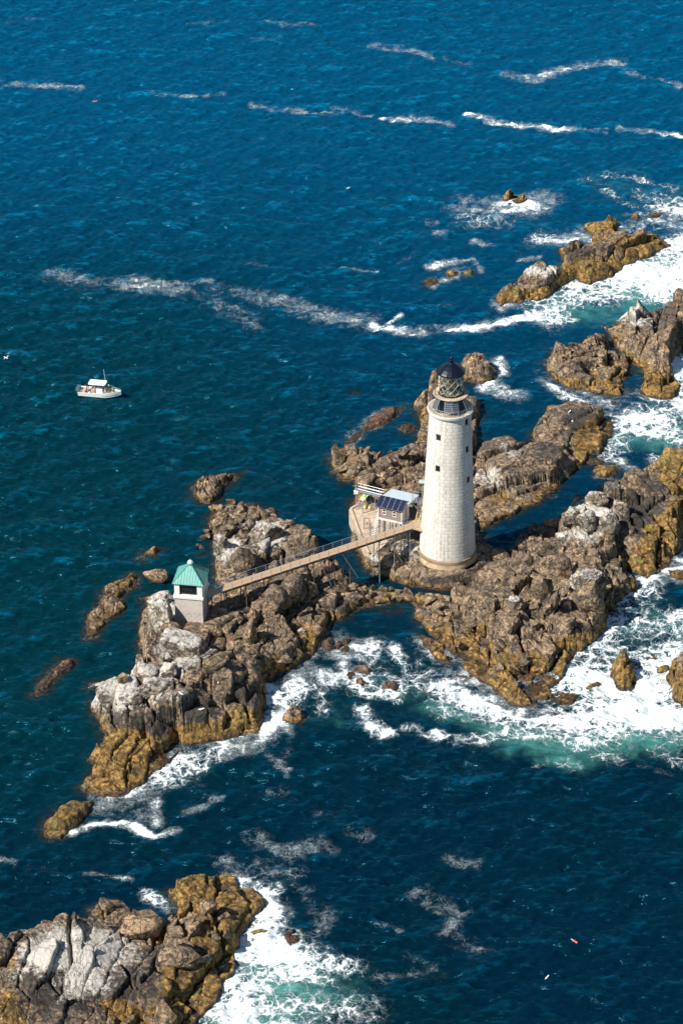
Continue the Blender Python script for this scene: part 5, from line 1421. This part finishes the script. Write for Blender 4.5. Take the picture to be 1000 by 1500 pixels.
def shed():
    z = DECK
    a, b = P(553.5, 757.5, z), P(588.5, 765.5, z)
    w = (b - a).length
    rz = math.atan2(b.y - a.y, b.x - a.x)
    T = thing('shed', 'small brown shingled shed on stilts with a blue solar panel roof', 'shed', a[:], rz)
    dp, hh, hr = 2.7, 2.25, 3.15
    MB().box((w / 2, dp / 2 - .05, -.13), (w + .3, dp + .2, .24)).build('floor_frame', M_WHITEP, T)
    # clapboard rows: each course of shingles a separate strip
    nrow = 9
    for i in range(nrow):
        h0 = i * hh / nrow
        spans = [(0, w)]
        if 3 <= i <= 6: spans = [(0, .75), (1.35, w - 1.65), (w - 1.05, w)]
        for p, q in spans:
            MB().box(((p + q) / 2, .05 - .012 * (i % 2), h0 + hh / nrow / 2), (q - p, .10, hh / nrow - .012)).build('shingle_course', M_SHING, T)
    MB().box((w / 2, .14, hh / 2), (w - .02, .06, hh)).build('inner_wall', M_DARKIN, T)
    for cx in (1.05, w - 1.35):
        f = MB()
        zz0, zz1 = 3 * hh / nrow, 7 * hh / nrow
        for s in (-1, 1):
            f.box((cx + s * .26, .03, (zz0 + zz1) / 2), (.09, .16, zz1 - zz0 + .08))
        for q in (zz0, zz1, (zz0 + zz1) / 2):
            f.box((cx, .03, q), (.44, .15, .08))
        fo = f.build('window', M_WHITEP, T)
        MB().box((cx, .07, (zz0 + zz1) / 2), (.42, .03, zz1 - zz0 - .1)).build('pane', M_GLASSD, fo)
    for x in (.06, w - .06):
        MB().box((x, -.02, hh / 2), (.14, .14, hh)).build('corner_board', M_WHITEP, T)
    # gable walls
    for x in (0.05, w - .05):
        g = MB()
        poly = [(0, 0), (dp, 0), (dp, hh), (dp / 2 + .2, hr), (0, hh)]
        vs = [(x - .05, .12 + y * (dp - .14) / dp, q) for y, q in poly] + [(x + .06, .12 + y * (dp - .14) / dp, q) for y, q in poly]
        g.add(vs, [(0, 1, 2, 3, 4), (9, 8, 7, 6, 5)] + [(i, (i + 1) % 5, 5 + (i + 1) % 5, 5 + i) for i in range(5)])
        g.build('gable_wall', M_WHITEP, T)
    MB().box((w / 2, dp - .05, hh / 2), (w, .1, hh)).build('back_wall', M_SHING, T)
    MB().box((w + .02, 1.4, 1.0), (.06, .9, 1.9)).build('door', M_PAD, T)
    e0 = Vector((w / 2, -.35, hh - .12)); e1 = Vector((w / 2, dp / 2 + .2, hr + .06))
    sl = math.atan2(e1.z - e0.z, e1.y - e0.y); L = (e1 - e0).length
    MB().box((e0 + e1) / 2, (w + .55, L, .08), rx=sl).build('roof', M_DARKM, T)
    e2 = Vector((w / 2, dp + .3, hh - .05)); e1b = Vector((w / 2, dp / 2 + .2, hr + .06))
    MB().box((e1b + e2) / 2, (w + .55, (e2 - e1b).length, .08), rx=math.atan2(e2.z - e1b.z, e2.y - e1b.y)).build('roof', M_METROOF, T)
    n = 5
    nrm = Vector((0, -math.sin(sl), math.cos(sl)))
    for i in range(n):
        cx = (i + .5) * (w + .5) / n - .25
        mid = (e0 + e1) / 2; mid.x = cx
        fo = MB().box(mid + nrm * .08, ((w + .5) / n - .03, L - .05, .05), rx=sl).build('solar_panel', M_SFRAME, T)
        for q in range(2):
            for r in range(3):
                c = mid + nrm * .112 + Vector((((q - .5) * ((w + .5) / n - .03) / 2.08), 0, 0)) + (e1 - e0).normalized() * ((r - 1) * L / 3.1)
                MB().box(c, (((w + .5) / n) / 2.16, L / 3.06, .02), rx=sl).build('solar_cell', M_SOLAR, fo)
    for x in (.2, w / 2, w - .2):
        for y in (.1, dp - .2):
            MB().tube([(x, y, -.2), (x, y, -z + 1.5)], .09, 6).build('stilt', M_BEAM, T)
    MB().tube([(.2, .1, -.3), (w / 2, .1, -4.6)], .05, 5).build('brace', M_GALV, T)
    MB().tube([(w - .2, .1, -.3), (w / 2, .1, -4.6)], .05, 5).build('brace', M_GALV, T)
    # steps at the left end
    st = thing('steps', 'white wooden steps at the left end of the shed', 'steps', (a + Vector((0, 0, 0)))[:], rz)
    for k in range(10):
        MB().box((-.3 - k * .12, .9, -.2 - k * .5), (.3, 1.0, .05)).build('tread', M_WHITEP, st)
    for y in (.35, 1.45):
        MB().bar((-.1, y, -.05), (-1.6, y, -5.2), .06, .22).build('stringer', M_WHITEP, st)
        MB().bar((-.1, y, .95), (-1.6, y, -4.2), .05, .05).build('handrail', M_WHITEP, st)
    # canopy behind the shed
    c = thing('canopy', 'flat pale blue metal canopy on posts behind the shed', 'canopy')
    zc = z + 3.0
    q = [P(560, 725.5, zc), P(573.5, 716, zc), P(613.5, 725, zc), P(599, 738, zc)]
    MB().prism([(p.x, p.y) for p in q], zc - .1, zc).build('roof_sheet', M_METROOF, c)
    for i in range(4):
        MB().bar(q[i] + Vector((0, 0, -.16)), q[(i + 1) % 4] + Vector((0, 0, -.16)), .1, .14).build('fascia', M_GALV, c)
    cen = (q[0] + q[1] + q[2] + q[3]) / 4
    for p in q:
        r = p.lerp(cen, .08)
        MB().tube([(r.x, r.y, zc - .1), (r.x, r.y, z)], .08, 6).build('post', M_WHITEP, c)
    pl = thing('platform', 'dark timber platform on stilts between shed and lighthouse', 'platform')
    zz = z - .03
    poly = [P(562, 745, zz), P(575, 738, zz), P(622, 745, zz), P(622, 762, zz), P(598, 768, zz), P(590, 766, zz)]
    MB().prism([(p.x, p.y) for p in poly], zz - .3, zz - .06).build('frame', M_BEAM, pl)
    y0 = min(p.y for p in poly); y1 = max(p.y for p in poly)
    pp = [(p.x, p.y) for p in poly]
    y = y0
    while y < y1:
        xi = []
        for i in range(len(pp)):
            (ax, ay), (bx, by) = pp[i], pp[(i + 1) % len(pp)]
            if (ay > y + .12) != (by > y + .12): xi.append(ax + (bx - ax) * (y + .12 - ay) / (by - ay))
        if len(xi) >= 2 and max(xi) - min(xi) > .3:
            MB().box(((min(xi) + max(xi)) / 2, y + .12, zz - .03), (max(xi) - min(xi), .22, .05)).build('plank', M_BEAM, pl)
        y += .25
    for p in poly[:5]:
        MB().tube([(p.x, p.y, zz - .3), (p.x, p.y, .5)], .1, 6).build('stilt', M_BEAM, pl)
    # timber ladder from the landing to the tower door
    l = thing('timber_ladder', 'yellowish timber ladder leaning between platform and lighthouse', 'ladder')
    p0, p1 = P(611, 762, z), P(616, 741, z + 1.6)
    for s in (-.3, .3):
        MB().bar(p0 + Vector((s, 0, 0)), p1 + Vector((s, 0, 0)), .09, .14).build('rail', M_TIMB, l)
    for k in range(1, 9):
        q = p0.lerp(p1, k / 9)
        MB().bar(q - Vector((.3, 0, 0)), q + Vector((.3, 0, 0)), .05).build('rung', M_TIMB, l)
shed()

# ------------------------------------------------------------------ the boat and the people in it
def motor_boat():
    a, b = P(117, 574, .25), P(178, 579.5, .25)
    L = (b - a).length
    T = thing('motor_boat', 'white open motor boat with hard top and people aboard on calm water', 'boat', ((a + b) / 2)[:2] + (0,), math.atan2(b.y - a.y, b.x - a.x))
    st = []
    N = 14
    for i in range(N + 1):
        t = i / N
        x = (t - .5) * L
        bw = 1.22 * (1 - max(0, (t - .55) / .45) ** 2.2) + .02
        sh = .82 + .38 * t ** 2                       # sheer
        kl = -.35 + .75 * max(0, (t - .72) / .28) ** 2
        ch = .05 + .45 * max(0, (t - .6) / .4) ** 1.6
        fl = .34 + .3 * t ** 3
        ib = max(.01, bw - .16)
        st.append([(x, -ib, fl), (x, -ib, sh - .02), (x, -bw, sh), (x, -bw * .86, ch), (x, 0, kl), (x, bw * .86, ch), (x, bw, sh), (x, ib, sh - .02), (x, ib, fl)])
    m = MB()
    vs = [p for s in st for p in s]
    fs = []
    for i in range(N):
        for k in range(8): fs.append((i * 9 + k, i * 9 + k + 1, (i + 1) * 9 + k + 1, (i + 1) * 9 + k))
        fs.append((i * 9 + 8, i * 9, (i + 1) * 9, (i + 1) * 9 + 8))
    fs.append(tuple(range(9)))
    m.add(vs, fs)
    m.build('hull', M_HULL, T)
    for s in (-1, 1):
        q = MB()
        pts = []
        for i in range(8, N):
            t = i / N; p = st[i][2]; c = st[i][3]
            k = .55
            pts.append(Vector((p[0], s * (abs(p[1]) * (1 - k) + abs(c[1]) * k + .012), p[2] * (1 - k) + c[2] * k)))
        for p, r in zip(pts[:-1], pts[1:]): q.bar(p, r, .03, .14)
        q.build('hull_stripe', M_AQUA, T)
        r = MB()
        pts = [Vector((st[i][2][0], s * (abs(st[i][2][1]) - .08), st[i][2][2] + .28)) for i in range(8, N + 1)]
        r.tube(pts, .025, 5)
        for p in pts[::2]: r.tube([p, p - Vector((0, 0, .3))], .02, 4)
        r.build('bow_rail', M_GALV, T)
    MB().box((-.1, 0, .85), (1.1, .9, 1.1)).build('console', M_HULL, T)
    MB().box((.48, 0, 1.55), (.05, .85, .5), ry=-.25).build('windscreen', M_GLASSD, T)
    MB().box((-1.2, 0, .7), (.5, .95, .7)).build('helm_seat', M_SEAT, T)
    MB().box((-2.9, 0, .62), (.5, 1.7, .5)).build('stern_bench', M_SEAT, T)
    for s in (-1, 1): MB().box((2.0, s * .55, .62), (1.6, .38, .4), s * -.25).build('bow_seat', M_SEAT, T)
    tp = MB(); tp.prism([(-1.9, -.95), (1.0, -.95), (1.15, -.6), (1.15, .6), (1.0, .95), (-1.9, .95), (-2.0, .6), (-2.0, -.6)], 2.42, 2.52)
    tp.build('hard_top', M_HULL, T)
    for x in (-1.5, .6):
        for s in (-1, 1):
            MB().tube([(x, s * .6, .4), (x + .1, s * .85, 2.42)], .035, 5).build('top_post', M_GALV, T)
    for s in (-.42, .42):
        e = MB()
        e.box((-L / 2 - .25, s, 1.05), (.62, .42, .62), ry=.15)
        e.box((-L / 2 - .22, s, .45), (.26, .2, .8))
        e.build('outboard_motor', M_ENG, T)
    MB().tube([(.9, .5, 2.5), (.65, .5, 5.0)], .028, 5).build('antenna', M_WHITEP, T)
    MB().tube([(-1.6, -.5, 2.5), (-1.6, -.5, 3.0)], .02, 5).build('antenna', M_WHITEP, T)
    return T
BOAT = motor_boat()

def skin_obj(name, joints, edges, radii, mat, parent):
    me = bpy.data.meshes.new(name)
    me.from_pydata(joints, edges, [])
    me.materials.append(mat)
    o = bpy.data.objects.new(name, me)
    COL.objects.link(o)
    o.parent = parent
    o.modifiers.new('skin', 'SKIN')
    if not me.skin_vertices: me.attributes  # the modifier adds the layer when it is missing
    bm_ok = len(me.skin_vertices) > 0
    if not bm_ok:
        import bmesh
        bm = bmesh.new(); bm.from_mesh(me); bm.verts.layers.skin.verify(); bm.to_mesh(me); bm.free()
    for i, r in enumerate(radii): me.skin_vertices[0].data[i].radius = r
    me.skin_vertices[0].data[0].use_root = True
    s = o.modifiers.new('subdivision', 'SUBSURF'); s.levels = 1; s.render_levels = 1
    return o
def person(label, lx, ly, lz, face, shirt, trousers, hair, sit=True):
    loc = BOAT.matrix_basis @ Vector((lx, ly, lz))
    T = thing('person', label, 'person', loc[:], BOAT.rotation_euler.z + face)
    # local: facing +x; origin at the feet's floor
    hp = .48 if sit else .92
    kx = .44 if sit else .02
    J = [(0, 0, hp)]; R = [(.14, .12)]; E = []
    def add(p, r, par):
        J.append(p); R.append((r, r)); E.append((par, len(J) - 1)); return len(J) - 1
    t1 = add((.01, 0, hp + .22), .13, 0); t2 = add((0, 0, hp + .42), .145, t1); nk = add((0, 0, hp + .58), .055, t2)
    h1 = add((.02, 0, hp + .68), .09, nk); h2 = add((.02, 0, hp + .80), .08, h1)
    limbs = []
    for s in (-1, 1):
        sh = add((0, s * .19, hp + .47), .065, t2); el = add((.10, s * .25, hp + .22), .048, sh); wr = add((.32, s * .18, hp + .18 if sit else hp + .02), .038, el); add((.40, s * .17, hp + .18 if sit else hp - .04), .04, wr)
        hi = add((.0, s * .10, hp - .02), .09, 0); kn = add((kx, s * .13, hp - (.02 if sit else .46)), .065, hi); an = add((kx + .02, s * .13, .08), .045, kn); add((kx + .16, s * .13, .04), .04, an)
        limbs.append((sh, el, hi, kn))
    skin_obj('body', J, E, R, M_SKIN, T)
    g = .022
    js = [J[0], J[t1], J[t2]] + [J[l[0]] for l in limbs] + [J[l[1]] for l in limbs]
    rs = [(.15, .14), (.15, .14), (.165, .16), (.085, .085), (.085, .085), (.068, .068), (.068, .068)]
    skin_obj('shirt', js, [(0, 1), (1, 2), (2, 3), (2, 4), (3, 5), (4, 6)], rs, shirt, T)
    js = [J[0]] + [J[l[2]] for l in limbs] + [J[l[3]] for l in limbs]
    skin_obj('trousers', js, [(0, 1), (0, 2), (1, 3), (2, 4)], [(.16, .15), (.115, .115), (.115, .115), (.085, .085), (.085, .085)], trousers, T)
    MB().lathe([(.02, .13), (.075, .10), (.105, .03), (.10, -.04)], 12, (J[h2][0] - .015, 0, J[h2][2] - .02)).build('hair' if hair[1] == 0 else 'cap', hair[0], T, True)
C_ = lambda n, c: plain(n, c, .8, 0, .08)
c_navy, c_white, c_grey, c_teal, c_red, c_blue = C_('cloth_navy', (.015, .02, .05)), C_('cloth_white', (.75, .75, .74)), C_('cloth_grey', (.3, .3, .32)), C_('cloth_teal', (.12, .32, .34)), C_('cloth_red', (.45, .06, .06)), C_('cloth_blue', (.08, .2, .5))
c_brown, c_khaki = C_('hair_brown', (.06, .03, .015)), C_('cloth_khaki', (.4, .32, .22))
person('person in a navy shirt and white cap standing at the bow', 1.55, .05, .42, .3, c_navy, c_khaki, (c_white, 1), False)
person('person in a white shirt seated by the port bow rail', 2.05, .45, .36, -1.2, c_white, c_grey, (c_brown, 0))
person('person in a teal shirt seated foremost in the bow', 2.5, -.2, .42, 2.6, c_teal, c_khaki, (c_brown, 0))
person('person in a white shirt seated just ahead of the console', .95, -.3, .36, .4, c_white, c_khaki, (c_grey, 1))
person('person in a bright blue shirt at the helm', -.85, -.1, .36, 0, c_blue, c_grey, (c_white, 1), False)
person('person in a grey shirt behind the helm under the hard top', -1.45, .35, .36, .2, c_grey, c_navy, (c_brown, 0), False)
person('person in a red shirt seated towards the stern', -2.1, -.35, .36, .9, c_red, c_blue, (c_brown, 0))
person('person in a white shirt reclining on the stern bench', -2.75, .3, .42, .1, c_white, c_khaki, (c_brown, 0))

# ------------------------------------------------------------------ floats in the water and gulls
def spar(u, v, L, ang, lab, c1=M_ORANGE):
    T = thing('pot_buoy', lab, 'buoy', P(u, v, .42)[:], ang)
    def bod(x0, x1, r, mat, name):
        m = MB().lathe([(r * .7, 0), (r * 1.25, (x1 - x0) * .2), (r * 1.25, (x1 - x0) * .8), (r * .7, x1 - x0)], 12)
        m.v = [(x0 + z, x, y) for x, y, z in m.v]
        m.build(name, mat, T, True)
    bod(-L * .12, L * .16, .13, c1, 'float')
    bod(L * .22, L * .5, .13, c1, 'float')
    m = MB().tube([(-L * .5, 0, 0), (L * .5, 0, 0)], .045, 6); m.build('stick', M_WHITEP, T)
spar(840.5, 1378.5, 1.15, math.radians(-48), 'orange and white pot buoy lying on dark water at lower right')
spar(139, 148.5, 1.1, 0.1, 'tiny red and white buoy floating at upper left')
def gull(u, v, lab, on_rock=True, rz=0.5, fly=False, s=1.0):
    p = drop(u, v) if on_rock else P(u, v, 3.0 if fly else 0.1)
    T = thing('gull', lab, 'gull', p[:], rz)
    T.scale = (s, s, s)
    m = MB().lathe([(.01, -.28), (.05, -.2), (.10, -.05), (.105, .08), (.06, .2), (.055, .26), (.075, .31), (.06, .37), (.01, .41)], 10)
    m.v = [(z, x, y + .16 + (.10 if z > .22 else 0)) for x, y, z in m.v]
    m.build('body', M_GULLW, T, True)
    for sg in (-1, 1):
        w = MB()
        if fly: w.add([(.1, sg * .07, .22), (-.1, sg * .07, .22), (-.05, sg * .4, .34), (.12, sg * .38, .34), (-.12, sg * .72, .26)], [(0, 1, 2, 3), (3, 2, 4)])
        else: w.add([(.12, sg * .10, .22), (.02, sg * .12, .12), (-.34, sg * .04, .17), (-.05, sg * .07, .27)], [(0, 1, 2, 3)])
        ow = w.build('wing', M_GULLG, T)
        md = ow.modifiers.new('thickness', 'SOLIDIFY'); md.thickness = .02
    b = MB().lathe([(.02, 0), (.004, .09)], 6); b.v = [(.40 + z, x, y + .26) for x, y, z in b.v]
    b.build('beak', M_YELL, T)
gull(10, 526, 'white gull flying low over the sea at far left', False, 2.6, True, 1.3)
gull(509, 277, 'white gull floating alone on open water left of the ringed rock', False, .4, False, 1.2)
gull(833, 605, 'gull standing on the grey block of the slab ledge, farther one', True, 1.0, s=1.3)
gull(837, 618, 'gull standing on the grey block of the slab ledge, nearer one', True, 2.0, s=1.3)
gull(294, 1041, 'gull on the black rock face of the west ledge', True, .2, s=1.4)
gull(320, 1001, 'gull near the tall cleft on the west ledge', True, 1.4, s=1.3)
gull(266, 1018, 'gull on the grey cracked slab of the west ledge', True, 2.4, s=1.3)
gull(363, 1014, 'gull above the golden rocks of the west ledge', True, 3.0, s=1.3)
gull(800, 1434, 'white gull resting on dark water at bottom right', False, .9, False, 1.2)
gull(872, 1379, 'small white gull on water right of the orange buoy', False, 2.9, False, .8)
